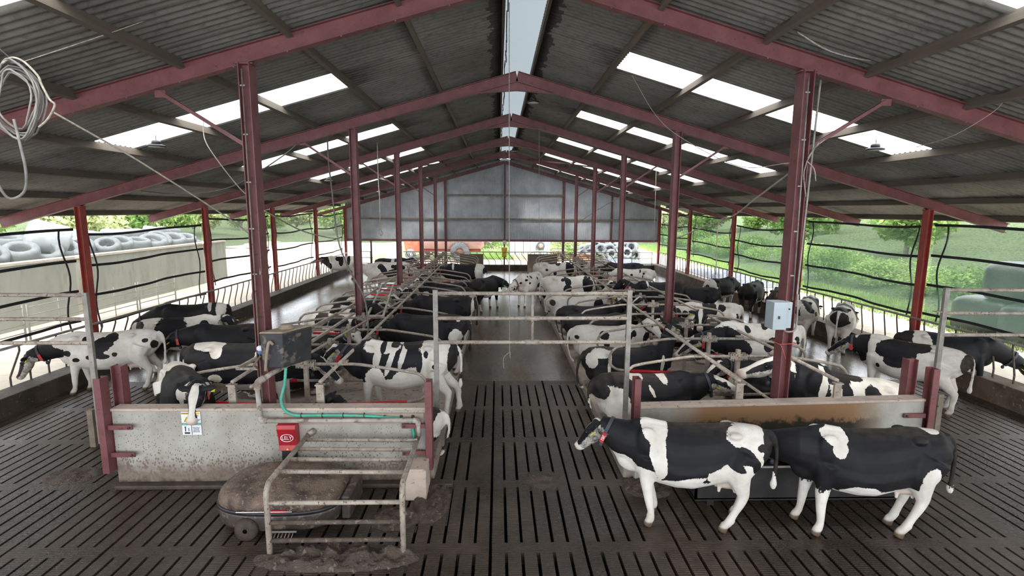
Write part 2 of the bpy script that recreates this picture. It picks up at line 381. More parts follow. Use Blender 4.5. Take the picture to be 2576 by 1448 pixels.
# cubicle beds and walls ------------------------------------------------
bedm=mat('sandy_bed_concrete','#a2968a','#8a7d70',1.5,.85,0,.5,c3='#6e5f52',s3=9,p3=.62)
BED=.18
for x0,x1,n_,y1 in ((-5.9,-1.02,'left',36.2),(2.05,7.0,'right',35.6)):
    b=MB().b2((x0,8.0,-.05),(x1,y1,BED)); struct(b,'trim_4' if n_=='left' else 'trim_5',bedm,.04)
def wall_mat(name,moss):
    t=NT(name); o=t.co.outputs['Object']; s=t.n('SeparateXYZ'); t.l(o,s.inputs[0]); Z=s.outputs['Z']
    a=t.noise(2.2,5,.65); c=t.ramp(a,[(.35,srgb('#b3b0a6')),(.65,srgb('#9c988d'))])
    v=t.n('TexVoronoi'); v.inputs['Scale'].default_value=30; mp=t.n('Mapping'); mp.inputs['Scale'].default_value=(1,1,.7); mp.inputs['Rotation'].default_value=(0,.6,0); t.l(o,mp.inputs[0]); 
    ds=t.noise(18,2,.5); mx=t.n('MixRGB'); mx.inputs[0].default_value=.06; t.l(mp.outputs[0],mx.inputs[1]); 
    t.l(mp.outputs[0],v.inputs['Vector'])
    zz=t.math('ADD',Z,t.math('MULTIPLY',t.math('SUBTRACT',t.noise(5,5,.7),.5),.5))
    if not moss:
        # splashed dirt: speckles everywhere, dense towards the foot of the wall
        thr=t.ramp(zz,[(.08,.66),(.36,.46),(.55,.27),(1.0,.19)])
        sp=t.math('LESS_THAN',v.outputs['Distance'],thr)
        sp=t.math('MULTIPLY',sp,t.ramp(t.noise(11,2),[(.38,0),(.46,1)]))
        c=t.mix(t.math('MULTIPLY',sp,.8),c,srgb('#6a594a'))
        c=t.mix(t.ramp(zz,[(.22,.85),(.48,0)]),c,srgb('#77665a'))
        c=t.mix(t.ramp(zz,[(.02,.9),(.14,0)]),c,srgb('#3d342c'))
    else:
        sp=t.math('LESS_THAN',v.outputs['Distance'],.13); c=t.mix(t.math('MULTIPLY',sp,.6),c,srgb('#6a594a'))
        X=s.outputs['X']; xm=t.math('MULTIPLY',t.ramp(t.math('MULTIPLY',X,.1),[(.27,0),(.33,1),(.58,1),(.64,0)]),1)
        st=t.math('MULTIPLY',xm,t.ramp(zz,[(1.04,1),(1.22,0)])); c=t.mix(t.math('MULTIPLY',st,.95),c,srgb('#946c48'))
        st2=t.math('MULTIPLY',xm,t.ramp(zz,[(.92,1),(1.04,0)])); c=t.mix(t.math('MULTIPLY',st2,.95),c,srgb('#23261a'))
    return t.bsdf(c,.85,0,a,.3,.01)
capw=mat('wall_top_render','#c7b5a6','#b0a092',3,.85,0,.3,c3='#8d7d70',s3=14,p3=.64)
t=thing('concrete_wall',(0,0,0),'speckled grey concrete end wall of the left cubicle block with a safety sign','low wall')
b=MB(); b.b2((-5.92,7.86,0),(-1.08,8.06,1.22)); b.build('panel',wall_mat('splashed_wall',False),t,.01)
MB().b2((-5.93,7.85,1.22),(-1.07,8.07,1.262)).build('coping',capw,t,.008)
MB().b2((-3.3,7.835,1.0),(-1.15,7.86,1.18)).build('upper_render',mat('dusty_render','#ab9a8b','#98877a',3,.85,0,.3),t)
b=MB(); b.box((-3.3,7.80,.035),(5.2,.16,.07)); b.build('foot_ledge',mat('mucky_ledge','#4b4037','#332b25',6,.6,0,.6),t,.02)
t=thing('concrete_wall',(0,0,0),'stained concrete end wall of the right cubicle block above the water trough','low wall')
b=MB(); b.add([(2.2,7.86,0),(7.06,8.15,0),(7.06,8.37,0),(2.2,8.06,0),(2.2,7.86,1.22),(7.06,8.15,1.22),(7.06,8.37,1.22),(2.2,8.06,1.22)],[(0,1,5,4),(1,2,6,5),(2,3,7,6),(3,0,4,7),(4,5,6,7),(0,3,2,1)]); b.build('panel',wall_mat('mossy_wall',True),t,.01)
b=MB(); b.add([(2.2,7.85,1.22),(7.07,8.14,1.22),(7.07,8.38,1.22),(2.2,8.07,1.22),(2.2,7.85,1.262),(7.07,8.14,1.262),(7.07,8.38,1.262),(2.2,8.07,1.262)],[(0,1,5,4),(1,2,6,5),(2,3,7,6),(3,0,4,7),(4,5,6,7),(0,3,2,1)]); b.build('coping',capw,t,.008)
brd=mat('brown_panel','#7b6c60','#675a50',3,.85,0,.3)
tag(MB().b2((-2.6,35.9,0),(-1.0,36.05,1.35)).build('end_panel',brd),'brown board panel at the far end of the left cubicle block','panel')
tag(MB().b2((2.0,35.3,0),(4.0,35.45,1.4)).build('end_panel',brd),'brown board panel at the far end of the right cubicle block','panel')
# red channel posts clamping the walls
def channel(x,y,z0,z1,lab,s,tall=0):
    t=thing('channel_post',(x,y,0),lab,'post','red posts at the wall ends')
    MB().sweep([(-.05,-.09),(.05,-.09),(.05,-.07),(-.035,-.07),(-.035,.07),(.05,.07),(.05,.09),(-.05,.09)],(0,0,z0),(0,0,z1),up=(0,1,0)).build('channel',red,t)
    for z in (.56,1.0) if not tall else (1.0,):
        MB().box((s*.24,-.03,z),(.36,.03,.07)).build('strap',red,t); MB().cyl((s*.38,-.03,z),(s*.38,-.07,z),.018,6).build('bolt',cablem,t)
channel(-5.98,7.80,.28,1.78,'red channel post clamping the left end of the speckled wall',1)
channel(-1.06,7.80,.30,1.72,'red channel post at the passage end of the speckled wall',-1)
channel(2.16,7.82,.35,1.75,'red channel post at the passage end of the stained wall',1,1)
channel(7.1,8.12,.35,1.80,'red channel post clamping the far right end of the stained wall',-1)
tag(MB().ibeam((-5.98,8.2,.1),(-5.98,8.2,1.85),.16,.16,up=(1,0,0)).build('stub_post',red),'dark red stub column just behind the left end of the speckled wall','post')
tag(MB().ibeam((7.02,8.5,.1),(7.02,8.5,1.85),.16,.16,up=(1,0,0)).build('stub_post',red),'dark red stub column just behind the right end of the stained wall','post')
# ================================================================ cubicle dividers
def hm(lst): return lst
def divider_proto():
    root=thing('cubicle_divider',(0,0,0))
    P=[]
    b=MB().box((0,0,.89),(.075,.075,1.42)); b.build('centre_post',galvd,root)
    b=MB().box((0,-.05,1.46),(.34,.012,.13)); b.box((0,.05,1.46),(.34,.012,.13)); 
    b.build('clamp_plate',galvd,root)
    b=MB()
    for x in (-.14,-.09,.09,.14):
        for z in (1.41,1.51): b.cyl((x,-.07,z),(x,.07,z),.012,6)
    b.build('clamp_bolts',cablem,root)
    for s in (-1,1):
        pts=[(s*.02,0,1.46),(s*.8,0,1.46)]+bez([(s*.85,0,1.46),(s*1.1,0,1.435),(s*1.95,0,1.30),(s*2.14,0,1.22),(s*2.24,0,1.07),(s*2.22,0,.88),(s*2.08,0,.76),(s*1.85,0,.72)],5)+[(s*1.0,0,.68),(s*.03,0,.67)]
        MB().tube(pts,.03,8).build('loop_rail',galvd,root)
        MB().tube([(s*1.85,0,.72),(s*1.0,0,.68),(s*.72,0,.677)],.038,10).build('red_sleeve',redp,root)
        b=MB().box((s*.70,0,1.515),(.16,.10,.03)); b.build('rail_bracket',galvd,root)
    return root
def copy_tree(o,parent=None):
    c=o.copy(); COL.objects.link(c); c.parent=parent
    for ch in o.children: copy_tree(ch,c)
    return c
dp=divider_proto(); first=True
DIVY={}
for nm,cx,y0,st,N in (('left',-3.56,9.55,1.42,19),('right',4.77,10.03,1.45,18)):
    for i in range(N):
        o=dp if first else copy_tree(dp); first=False
        o.location=(cx,y0+st*i,0); DIVY.setdefault(nm,[]).append(y0+st*i)
        tag(o,f'looped pipe divider with red sleeves in the {nm} cubicle block, {ORD[i]} from the front','cubicle divider',f'pipe dividers of the {nm} cubicle block')
for nm,x,y1,ex in (('left',-2.86,36.3,'nearer the central passage'),('left',-4.26,34.5,'nearer the left feed passage'),('right',3.98,35.5,'nearer the central passage'),('right',5.62,34.0,'nearer the right feed passage')):
    t=thing('neck_rail',(x,8.25,0),f'long straight pipe along the top of the {nm} block dividers, {ex}','neck rail','neck rails')
    MB().tube([(0,0,1.55),(0,y1-8.25,1.55)],.032,10).build('pipe',galvd,t)
    b=MB().b2((-.06,-.04,.1),(.06,.0,1.50)); b.box((0,-.02,1.51),(.14,.10,.02)); b.build('end_bracket',galvd,t)
# second, lower training pipes resting beside them in the first bays
tag(MB().tube([(-4.0,8.3,1.45),(-2.95,15.5,1.58)],.028,8).build('bracing_pipe',galvd),'loose pipe lying slantwise over the first dividers of the left block','pipe')
tag(MB().tube([(4.55,8.2,1.2),(4.05,12.0,1.52)],.026,8).build('bracing_pipe',galvd),'thin pipe slanting beside the right block neck rail at the front','pipe')
# ladder-like frames lying on the left block rails
def ladder(pts,nr,lab):
    a,b_,c,d=[Vector(p) for p in pts]; t=thing('pipe_ladder',a,lab,'ladder'); o=a
    for p,q in ((a,b_),(c,d)): MB().bar(p-o,q-o,.05,.05).build('side_rail',galvd,t)
    for k in range(nr):
        f=k/(nr-1); MB().bar(a.lerp(b_,f)-o,c.lerp(d,f)-o,.04,.04).build('rung',galvd,t)
ladder([(-3.33,13.3,1.62),(-4.15,18.8,1.66),(-2.93,13.3,1.62),(-3.75,18.8,1.66)],3,'pale ladder-like frame lying on the middle of the left block dividers')
ladder([(-4.42,8.75,1.62),(-4.2,13.6,1.62),(-3.85,8.75,1.62),(-3.75,13.6,1.62)],4,'long ladder-like frame lying behind the black tank on the left block')
# ================================================================ raised gates
def gate(x0,x1,y,zs,label,posts,mid=None,board=None):
    t=thing('passage_gate',(x0,y,0),label,'gate','three-rail steel gates')
    for z in zs: 
        MB().tube([(0,0,z),(x1-x0,0,z)],.034,10).build('rail',galvd,t)
    for (px,za,zb) in posts: MB().box((px-x0,0,(za+zb)/2),(.085,.06,zb-za)).build('post',galv,t)
    if mid: MB().tube([(mid-x0,0,zs[0]),(mid-x0,0,zs[-1])],.028,8).build('stay',galvd,t)
    for z in zs[1:]:
        if mid: MB().tube([(mid-x0-.13,0,z),(mid-x0+.13,0,z)],.045,10).build('collar_joint',galvd,t)
    return t
g=gate(-1.1,2.34,9.25,(2.84,2.39,1.95),'raised three-rail pipe gate spanning the central passage',[(-1.11,.0,2.9),(2.36,.25,2.9)],mid=.62)
MB().box((.07,-.02,.2),(.10,.08,.62)).build('timber_foot',wood,g)
MB().tube([(.04,0,1.42),(-.12,-.02,1.42)],.02,6).build('hinge_pin',galvd,g)
g=gate(-10.45,-7.23,9.3,(2.79,2.36,1.93),'three-rail pipe gate beside the left feed barrier',[(-7.23,.05,2.83)])
MB().box((3.1,-.02,.35),(.10,.08,.7)).build('timber_foot',wood,g)
g=gate(8.2,11.3,9.3,(2.91,2.48,2.07),'three-rail pipe gate beside the right feed barrier',[(8.2,.1,2.95)])
MB().box((.08,-.05,.55),(.10,.08,.8)).build('timber_foot',wood,g)
MB().box((-.1,0,2.51),(.16,.1,.015)).build('hinge_plate',galvd,g)
# ================================================================ feed barriers
def barrier(name,P,Q,zt,zb,sp,slant,label,yard,mid=0):
    P=Vector(P);Q=Vector(Q); d=(Q-P).normalized(); L=(Q-P).length
    t=thing('feed_barrier',P,label,'feed barrier')
    MB().tube([(0,0,zt),tuple(d*L+Vector((0,0,zt)))],.03,10).build('top_rail',galv,t)
    n=min(int(L/sp),98); me=None
    for i in range(n):
        o=d*(i+.5)*sp; h=zt-zb
        if me is None:
            b=MB().tube(bez([Vector((0,0,h)),Vector((0,0,h*.88)),Vector((0,0,h*.8))+d*(-slant*.08),Vector((0,0,h*.3))+d*(-slant*.92),Vector((0,0,h*.2))+d*(-slant),Vector((0,0,0))+d*(-slant)],4),.021,6)
            ob=b.build('bar',galvm,t); me=ob
        else:
            ob=me.copy(); COL.objects.link(ob)
        ob.location=o+Vector((0,0,zb)); 
    return t
barrier('l',(-10.72,6.5,0),(-10.72,YB-.5,0),1.26,.38,.50,.30,'long dusty feed barrier with crooked bars along the left kerb','left')
barrier('r',(11.62,6.5,0),(11.62,YB-.5,0),1.40,.48,.50,.12,'long dusty feed barrier with crooked bars along the right kerb','right')
barrier('b',(-6.8,YB-.12,0),(8.8,YB-.12,0),1.33,.40,.46,-.42,'feed barrier with slanted bars across the back of the barn','back')
for x0,x1,nm in ((-10.2,-9.15,'left'),(8.95,11.2,'right')):
    t=thing('corner_gate',(x0,YB-.15,0),f'small square-barred gate in the {nm} back corner','gate')
    for z in (.5,.9,1.33): MB().tube([(0,0,z),(x1-x0,0,z)],.025,8).build('rail',galv,t)
    for x in (0,(x1-x0)*.35,x1-x0): MB().tube([(x,0,.42),(x,0,1.36)],.025,8).build('upright',galv,t)
# ================================================================ wind curtains
def curt_mat(name,c,tr):
    t=NT(name); df=t.n('BsdfDiffuse'); tl=t.n('BsdfTranslucent'); tp=t.n('BsdfTransparent'); tp.inputs[0].default_value=srgb('#ffffff')
    f=t.noise(.7,3); col=t.ramp(f,[(.3,srgb(c[0])),(.7,srgb(c[1]))]); t.l(col,df.inputs[0]); t.l(col,tl.inputs[0])
    a=t.n('MixShader'); a.inputs[0].default_value=.5; t.l(df.outputs[0],a.inputs[1]); t.l(tl.outputs[0],a.inputs[2])
    b=t.n('MixShader'); b.inputs[0].default_value=tr; t.l(a.outputs[0],b.inputs[1]); t.l(tp.outputs[0],b.inputs[2]); t.l(b.outputs[0],t.out.inputs[0]); return t.m
CURL=curt_mat('grey_green_mesh_left',('#8a948a','#969e94'),.52); CURR=curt_mat('green_mesh_right',('#6f8a78','#7d9685'),.50)
def curtain(side,X,y0,y1,zt0,zt1,zb,lab,mt,fr,dens=None):
    t=thing('wind_curtain',(X,y0,0),lab,'wind curtain',f'mesh wind curtains on the {side} side')
    nx_,nz=24,10; rg=random.Random(int(y0*10)); ph=rg.random()*6
    def pt(a,c,off=0):
        zt=zt0+(zt1-zt0)*a-.07*math.sin(PI*a); z=zb+.03*math.sin(7*a+ph)+(zt-zb)*c
        return (off+(.05*math.sin(9*a+ph+2*c)+.03*math.sin(23*a+ph))*(1-c*.6),a*(y1-y0),z)
    b=MB(); b.add([pt(i/nx_,j/nz) for i in range(nx_+1) for j in range(nz+1)],[(i*(nz+1)+j,(i+1)*(nz+1)+j,(i+1)*(nz+1)+j+1,i*(nz+1)+j+1) for i in range(nx_) for j in range(nz)],True)
    b.build('mesh_cloth',mt,t)
    s=1 if X<0 else -1
    for c in (0,.33,.66,1):
        b=MB(); prof=[pt(i/nx_,c,s*.03) for i in range(nx_+1)]
        for p,q in zip(prof[:-1],prof[1:]): b.bar(p,q,.016,.07)
        b.build('black_strap',black,t)
    for a0 in (.0,.06,.94):
        b=MB(); pts=[(s*(.05+.05*math.sin(c*9+a0*30)),pt(a0,0)[1]+.05*math.sin(c*7+a0*9+ph),zb-.15+(pt(a0,1)[2]-zb+.15)*c) for c in np.linspace(0,1,14)]
        for p,q in zip(pts[:-1],pts[1:]): b.bar(p,q,.02,.04,up=(0,1,0))
        b.build('webbing_strap',black,t)
ye=[9.0]+FR[1:]
tops={-1:[(3.72,3.74),(3.62,3.72),(3.9,3.94),(4.0,4.05),(3.95,4.0)],1:[(4.05,3.97),(3.95,3.98),(3.6,3.6),(4.0,4.1),(4.1,4.1)]}
bots={-1:[1.32,1.15,1.5,1.45,1.5],1:[1.55,1.5,1.5,1.75,1.9]}
for s,side,X,mt in ((-1,'left',-11.08,CURL),(1,'right',11.85,CURR)):
    for i in range(5):
        a=7.6 if i==0 else FR[i]+.12; 
        curtain(side,X,a,FR[i+1]-.12,tops[s][i][0],tops[s][i][1],bots[s][i],f'{"grey-green" if s<0 else "green"} see-through wind curtain with black straps on the {side} side, {ORD[i]} from the front',mt,i)
# ================================================================ things on the left front wall
sign=thing('safety_sign',(-4.86,7.845,1.22),'white safety instruction sign with a yellow warning triangle on the speckled wall','sign')
sw=mat('sign_white','#e9eaec'); sg=mat('sign_green','#2f8f74'); sy=mat('sign_yellow','#e3c53a'); sk=mat('sign_black','#26262a')
MB().box((.145,0,-.19),(.29,.008,.37)).build('board',sw,sign)
MB().box((.145,-.006,-.2),(.285,.004,.035)).build('green_band',sg,sign)
b=MB().add([(.03,-.007,-.165),(.13,-.007,-.165),(.08,-.007,-.075),(.03,-.005,-.165),(.13,-.005,-.165),(.08,-.005,-.075)],[(0,1,2),(5,4,3)]); b.build('warning_triangle',sy,sign)
MB().tube([(.045,-.009,-.157),(.115,-.009,-.157),(.08,-.009,-.095)],.003,5,closed=True).build('triangle_outline',sk,sign)
MB().box((.145,-.006,-.03),(.27,.004,.03)).build('yellow_strip',sy,sign)
MB().box((.146,-.007,-.2),(.006,.004,.34)).build('centre_line',sk,sign)
def text(s,name,size,loc,mt,parent,rot=(PI/2,0,0),ext=.001,align='CENTER',sx_=1):
    cu=bpy.data.curves.new(name,'FONT'); cu.body=s; cu.size=size; cu.align_x=align; cu.align_y='CENTER'; cu.extrude=ext
    tmp=bpy.data.objects.new('tmp',cu); COL.objects.link(tmp); dg=bpy.context.evaluated_depsgraph_get(); me=bpy.data.meshes.new_from_object(tmp.evaluated_get(dg)); bpy.data.objects.remove(tmp); me.name=name
    me.materials.clear(); me.materials.append(mt); o=bpy.data.objects.new(name,me); COL.objects.link(o); o.location=loc; o.rotation_euler=rot; o.scale=(sx_,1,1)
    if parent: o.parent=parent
    return o
text('SAFETY INSTRUCTIONS','lettering',.025,(.145,-.009,-.2),sw,sign)
text('WARNING','lettering',.028,(.07,-.009,-.03),sk,sign)
text('RESTRICTED\nAREA\nONLY\nauthorised persons\nallowed beyond\nthis point','lettering',.019,(.215,-.009,-.115),sk,sign)
text('When robot is\nmoving, keep\nclear of the\nmachine. Keep\nchildren away.','lettering',.018,(.215,-.009,-.29),sk,sign)
b=MB().box((.05,-.007,-.29),(.012,.004,.06)); b.sph((.05,-.007,-.25),.011,8); b.box((.10,-.007,-.29),(.008,.004,.05)); b.box((.075,-.007,-.345),(.08,.004,.025)); b.build('pictogram',sk,sign)
# red branded box on the wall
rb=thing('charger_box',(-3.22,7.86,.85),'red metal box with a white oval badge on the speckled wall','box')
redb=mat('glossy_red','#b8242c','#a01f27',3,.35,0,.05)
prof=[(0,.22),(-.16,.20),(-.18,.14),(-.13,-.02),(-.12,-.14),(-.14,-.22),(0,-.22)]
b=MB(); vs=[(x,p[0],p[1]) for x in (-.14,.14) for p in prof]; n=len(prof)
b.add(vs,[(i,(i+1)%n,n+(i+1)%n,n+i) for i in range(n)]+[tuple(range(n))[::-1],tuple(range(n,2*n))]); b.build('cover',redb,rb,.004)
pts=[(.095*math.cos(a),-.148+.18*.0+(.0),-.01+.058*math.sin(a)) for a in np.linspace(0,2*PI,28,endpoint=False)]
MB().tube(pts,.006,6,closed=True).build('oval_ring',sw,rb)
o=text('LELY','badge_lettering',.075,(0,-.152,-.01),sw,rb,ext=.003)
MB().box((.0,-.07,-.30),(.20,.10,.16)).build('black_base',black,rb)
b=MB().add([(-.02,-.146,-.205),(.02,-.146,-.205),(0,-.142,-.17)],[(0,1,2)]); b.build('warning_triangle',sy,rb)
# black water tank with dusty lid on the first left column
tk=thing('water_tank',(-3.35,8.2,1.9),'dusty black plastic tank with a round cap mounted by the first left column','tank')
tkm=mat('dusty_black_plastic','#2a2b2e','#3a3a3a',4,.55,0,.2,c3='#6f655b',s3=6,p3=.6); tkd=mat('tank_dust','#a3927f','#8d7e6d',6,.85,0,.3)
b=MB(); b.add([(-.28,-.28,.08),(.02,-.28,-.06),(.30,.3,-.06),(-.02,.3,.08),(-.30,-.30,.60),(.06,-.30,.60),(.36,.3,.66),(0,.3,.66)],[(0,1,2,3)[::-1],(4,5,6,7),(0,1,5,4),(1,2,6,5),(2,3,7,6),(3,0,4,7)])
b=MB(); b.add([(-.27,-.25,-.03),(.04,-.25,-.03),(.30,.25,-.03),(-.01,.25,-.03),(-.29,-.27,.52),(.06,-.27,.52),(.33,.27,.52),(-.02,.27,.52)],[(3,2,1,0),(4,5,6,7),(0,1,5,4),(1,2,6,5),(2,3,7,6),(3,0,4,7)]); b.build('body',tkm,tk,.02)
b=MB(); b.add([(-.295,-.275,.52),(.065,-.275,.52),(.335,.275,.52),(-.025,.275,.52),(-.28,-.26,.545),(.055,-.26,.545),(.32,.26,.545),(-.015,.26,.545)],[(3,2,1,0),(4,5,6,7),(0,1,5,4),(1,2,6,5),(2,3,7,6),(3,0,4,7)]); b.build('top_plate',tkd,tk,.008)
MB().lathe([(0,.54),(.115,.54),(.115,.57),(.09,.575),(.09,.60),(.085,.61),(0,.61)],(.02,.0,0)).build('round_cap',tkd,tk)
MB().tube(bez([(-.08,-.29,.36),(-.12,-.33,.40),(-.17,-.32,.2),(-.2,-.30,.05),(-.22,-.28,-.06)],5),.022,8).build('fill_hose',tkd,tk)
MB().box((-.18,.2,.2),(.5,.05,.3)).build('mount_plate',red,tk)
tap=thing('tap_valve',(-3.72,8.12,2.02),'small tap with a blue and white handle beside the black tank','tap')
MB().sph((0,0,.06),(.05,.04,.04)).build('handle',mat('blue_plastic','#4f6d9e'),tap); MB().sph((.0,.0,.12),(.06,.04,.05)).build('cap',sw,tap); MB().tube([(0,0,0),(-.1,-.04,-.14),(-.06,.0,-.2)],.018,8).build('spout',wood,tap)
# fat grey pipe
pip=mat('dusty_white_pipe','#b5aea6','#93877b',4,.6,0,.2,c3='#7b6a5b',s3=8,p3=.6)
t=thing('water_pipe',(0,0,0),'fat pale pipe elbowing down from the tank and along the speckled wall','pipe')
MB().tube([(-3.42,8.1,1.83),(-3.57,7.82,1.74)],.04,10).build('upper_length',pip,t)
MB().tube(bez([(-3.56,7.84,1.75),(-3.62,7.76,1.71),(-3.63,7.74,1.60)],5),.052,10).build('elbow',pip,t)
MB().tube([(-3.63,7.74,1.62),(-3.61,7.74,1.15)],.036,10).build('down_length',pip,t)
MB().tube(bez([(-3.61,7.74,1.18),(-3.60,7.74,1.12),(-3.52,7.74,1.105)],5),.045,10).build('elbow',pip,t)
MB().tube([(-3.54,7.74,1.105),(-1.26,7.74,1.105)],.034,10).build('long_length',pip,t)
MB().tube(bez([(-1.3,7.74,1.105),(-1.23,7.74,1.09),(-1.22,7.74,1.03)],5),.044,10).build('elbow',pip,t)
MB().tube([(-1.22,7.74,1.05),(-1.22,7.78,.84)],.033,10).build('end_length',pip,t)
# green hose
hose=mat('teal_hose','#4fb39a','#3f9d86',5,.5,0,.1,c3='#8d8272',s3=14,p3=.6)
t=thing('green_hose',(0,0,0),'ribbed teal hose running from the black tank over the speckled wall','hose')
pts=bez([(-3.30,8.02,1.86),(-3.32,7.98,1.6),(-3.36,7.92,1.38),(-3.28,7.84,1.24),(-3.12,7.81,1.17),(-2.8,7.81,1.165),(-2.2,7.81,1.16),(-1.7,7.82,1.12),(-1.42,7.82,1.08),(-1.33,7.81,.98),(-1.29,7.80,.7),(-1.28,7.80,.5)],10)
rr=[.022+.003*(i%2) for i in range(len(pts))]
MB().tube(pts,rr,8).build('hose_run',hose,t)
for x in (-3.02,-2.7,-2.38,-2.06): 
    MB().tube([(x,7.81+.03*math.cos(a),1.165+.034*math.sin(a)) for a in np.linspace(0,2*PI,10,endpoint=False)]+[],.007,5,closed=True).build('cable_tie',cablem,t)
for x in (-1.75,-1.5,-1.32):
    tag(MB().add([(x-.03,7.855,1.13),(x+.05,7.855,1.13),(x+.0,7.80,1.17),(x-.01,7.80,1.10)],[(0,1,2),(0,3,1),(0,2,3),(1,3,2)]).build('tie_bracket',cablem),'empty dark tie bracket on the upper face of the speckled wall','bracket','empty tie brackets')
t=thing('drain_block',(-1.22,7.55,0),'small pale concrete block at the foot of the speckled wall','block')
MB().b2((-.16,-.2,.0),(.16,.28,.50)).build('block',capw,t,.02); MB().cyl((-.26,.0,.36),(-.12,0,.36),.035,10).build('pipe_stub',pip,t)
# ================================================================ guard cage over the robot
t=thing('guard_frame',(-2.84,6.1,0),'dirty pipe guard frame bolted to the speckled wall over the scraper robot','guard frame')
def W(x,y,z): return (x+2.84,y-6.1,z)
for x0,x1 in ((-2.84,-2.92),(-1.18,-1.24)):
    MB().tube([W(x0,6.1,0),W(x0,6.1,.75)]+bez([W(x0,6.1,.80),W(x0,6.12,.88),W(x0+(x1-x0)*.05,6.2,.94)],4)+[W(x1,7.8,.86 if x0<-2 else .80)],.036,10).build('side_pipe',galvd if x0<-2 else galvd,t)
for f in (.12,.34,.56,.80): 
    y=7.8-1.6*f; z=.86+.08*f
    MB().tube([W(-2.9,y,z-.01),W(-1.22,y,z-.03)],.029,9).build('cross_rail',galvd,t)
for z in (.72,.46,.22): MB().tube([W(-2.84,6.1,z),W(-1.18,6.1,z)],.029,9).build('cross_rail',galvd if z>.6 else galvm,t)
MB().cyl(W(-2.92,7.78,.86),W(-2.85,7.86,.9),.05,10).build('wall_flange',galvd,t)
# ================================================================ scraper robot
t=thing('scraper_robot',(-2.98,7.0,0),'muck covered manure scraper robot parked against the speckled wall','robot')
def foot(n=40,a=.85,b_=.56,e=3.2):
    out=[]
    for i in range(n):
        an=2*PI*i/n; c,s_=math.cos(an),math.sin(an)
        x=(abs(c)**(2/e))*a*(1 if c>0 else -1); y=(abs(s_)**(2/e))*b_*(1 if s_>0 else -1)
        if x<0: y*=1-.12*(x/a)**2
        out.append((x,y))
    return out
def skin(levels,n=40):
    vs=[];F=foot(n)
    for (k,z,dz) in levels:
        for x,y in F: vs.append((x*k,y*k,z-dz*y/.56))
    L=len(levels); fs=[(i*n+k,i*n+(k+1)%n,(i+1)*n+(k+1)%n,(i+1)*n+k) for i in range(L-1) for k in range(n)]
    fs+=[tuple(range(n))[::-1],tuple(range((L-1)*n,L*n))]; return vs,fs
rb1=mat('robot_grey_skirt','#3b3532','#524842',6,.45,0,.5,c3='#75665a',s3=10,p3=.6)
v,f=skin([(.93,.10,0),(.97,.14,0),(1,.30,0),(1,.34,0)]); MB().add(v,f,True).build('lower_skirt',rb1,t)
v,f=skin([(1.0,.33,0),(1.015,.345,0),(1.015,.375,0),(1.0,.385,0)]); MB().add(v,f,True).build('bumper_band',mat('robot_black_band','#1d1c1e','#2d2b2c',5,.35),t)
hood=mat('muck_covered_hood','#7d6a5b','#4f4038',4,.6,0,1.0,c3='#8f7f70',s3=16,p3=.6,bd=.04,lo=.42,hi=.58)
v,f=skin([(.99,.38,0),(.985,.46,0),(.95,.53,0),(.88,.57,-.01),(.7,.60,-.015),(.4,.615,-.01),(.1,.62,0)]); o=MB().add(v,f,True).build('mucky_hood',hood,t)
MB().tube([(-.42+.18*k,-.568,.40) for k in range(5)],.006,6).build('lettering_strip',sw,t)
b=MB().box((.1,-.555,.40),(.26,.012,.035)); b.build('red_decal',redb,t)
for x,y in ((-.30,-.55),(-.30,.55),):
    MB().lathe([(.03,-.06),(.07,-.065),(.14,-.05),(.155,0),(.14,.05),(.07,.065),(.03,.06)],(x,y,.155),axis='y').build('wheel',mat('mucky_wheel','#4b3f36','#2f2722',8,.7,0,.8),t)
b=MB()
for k in range(7): b.tube([(.05+k*.045,-.60,.13),(.03+k*.045,-.70,.05)],.009,6)
b.build('scraper_tines',galv,t); MB().tube([(.0,-.60,.14),(.36,-.60,.14)],.014,6).build('tine_bar',galv,t)
MB().box((.9,.1,.26),(.12,.7,.34)).build('rear_block',rb1,t,.03)
# lumpy slurry heaps
def heap(name,c,rx,ry,h,seed,lab,mt=muck,n=26):
    rg=random.Random(seed); vs=[];fs=[]
    import mathutils
    for i in range(n+1):
        for j in range(n+1):
            u=i/n*2-1; v_=j/n*2-1; x=u*rx; y=v_*ry; f_=max(0,1-(u*u+v_*v_))
            nz=mathutils.noise.fractal(Vector((x*7+seed,y*7,0)),1,2,4); z=h*(f_**.6)*(.62+.75*nz)-.004 if f_>0 else -.02
            vs.append((x,y,max(z,-.02)))
    fs=[(i*(n+1)+j,(i+1)*(n+1)+j,(i+1)*(n+1)+j+1,i*(n+1)+j+1) for i in range(n) for j in range(n)]
    o=MB().add(vs,fs,True).build(name,mt); o.location=c; return tag(o,lab,'manure')
heap('manure_heap',(-2.0,6.05,0),1.05,.26,.17,1,'ridge of brown manure under the front of the guard frame',n=40)
heap('manure_heap',(-.98,7.35,0),.28,.6,.12,2,'lumpy brown manure beside the passage end of the speckled wall')
heap('manure_heap',(-6.9,8.2,0),.45,.3,.06,3,'small grey muck patch on the slats left of the speckled wall')
heap('manure_heap',(2.35,7.7,0),.4,.35,.13,4,'brown muck at the passage corner of the stained wall')
heap('manure_heap',(-1.45,6.9,0),.35,.3,.10,5,'rounded muck lump inside the guard frame')
heap('manure_heap',(.75,7.95,0),.3,.3,.025,6,'thin trodden muck smear on the slats in the central passage')
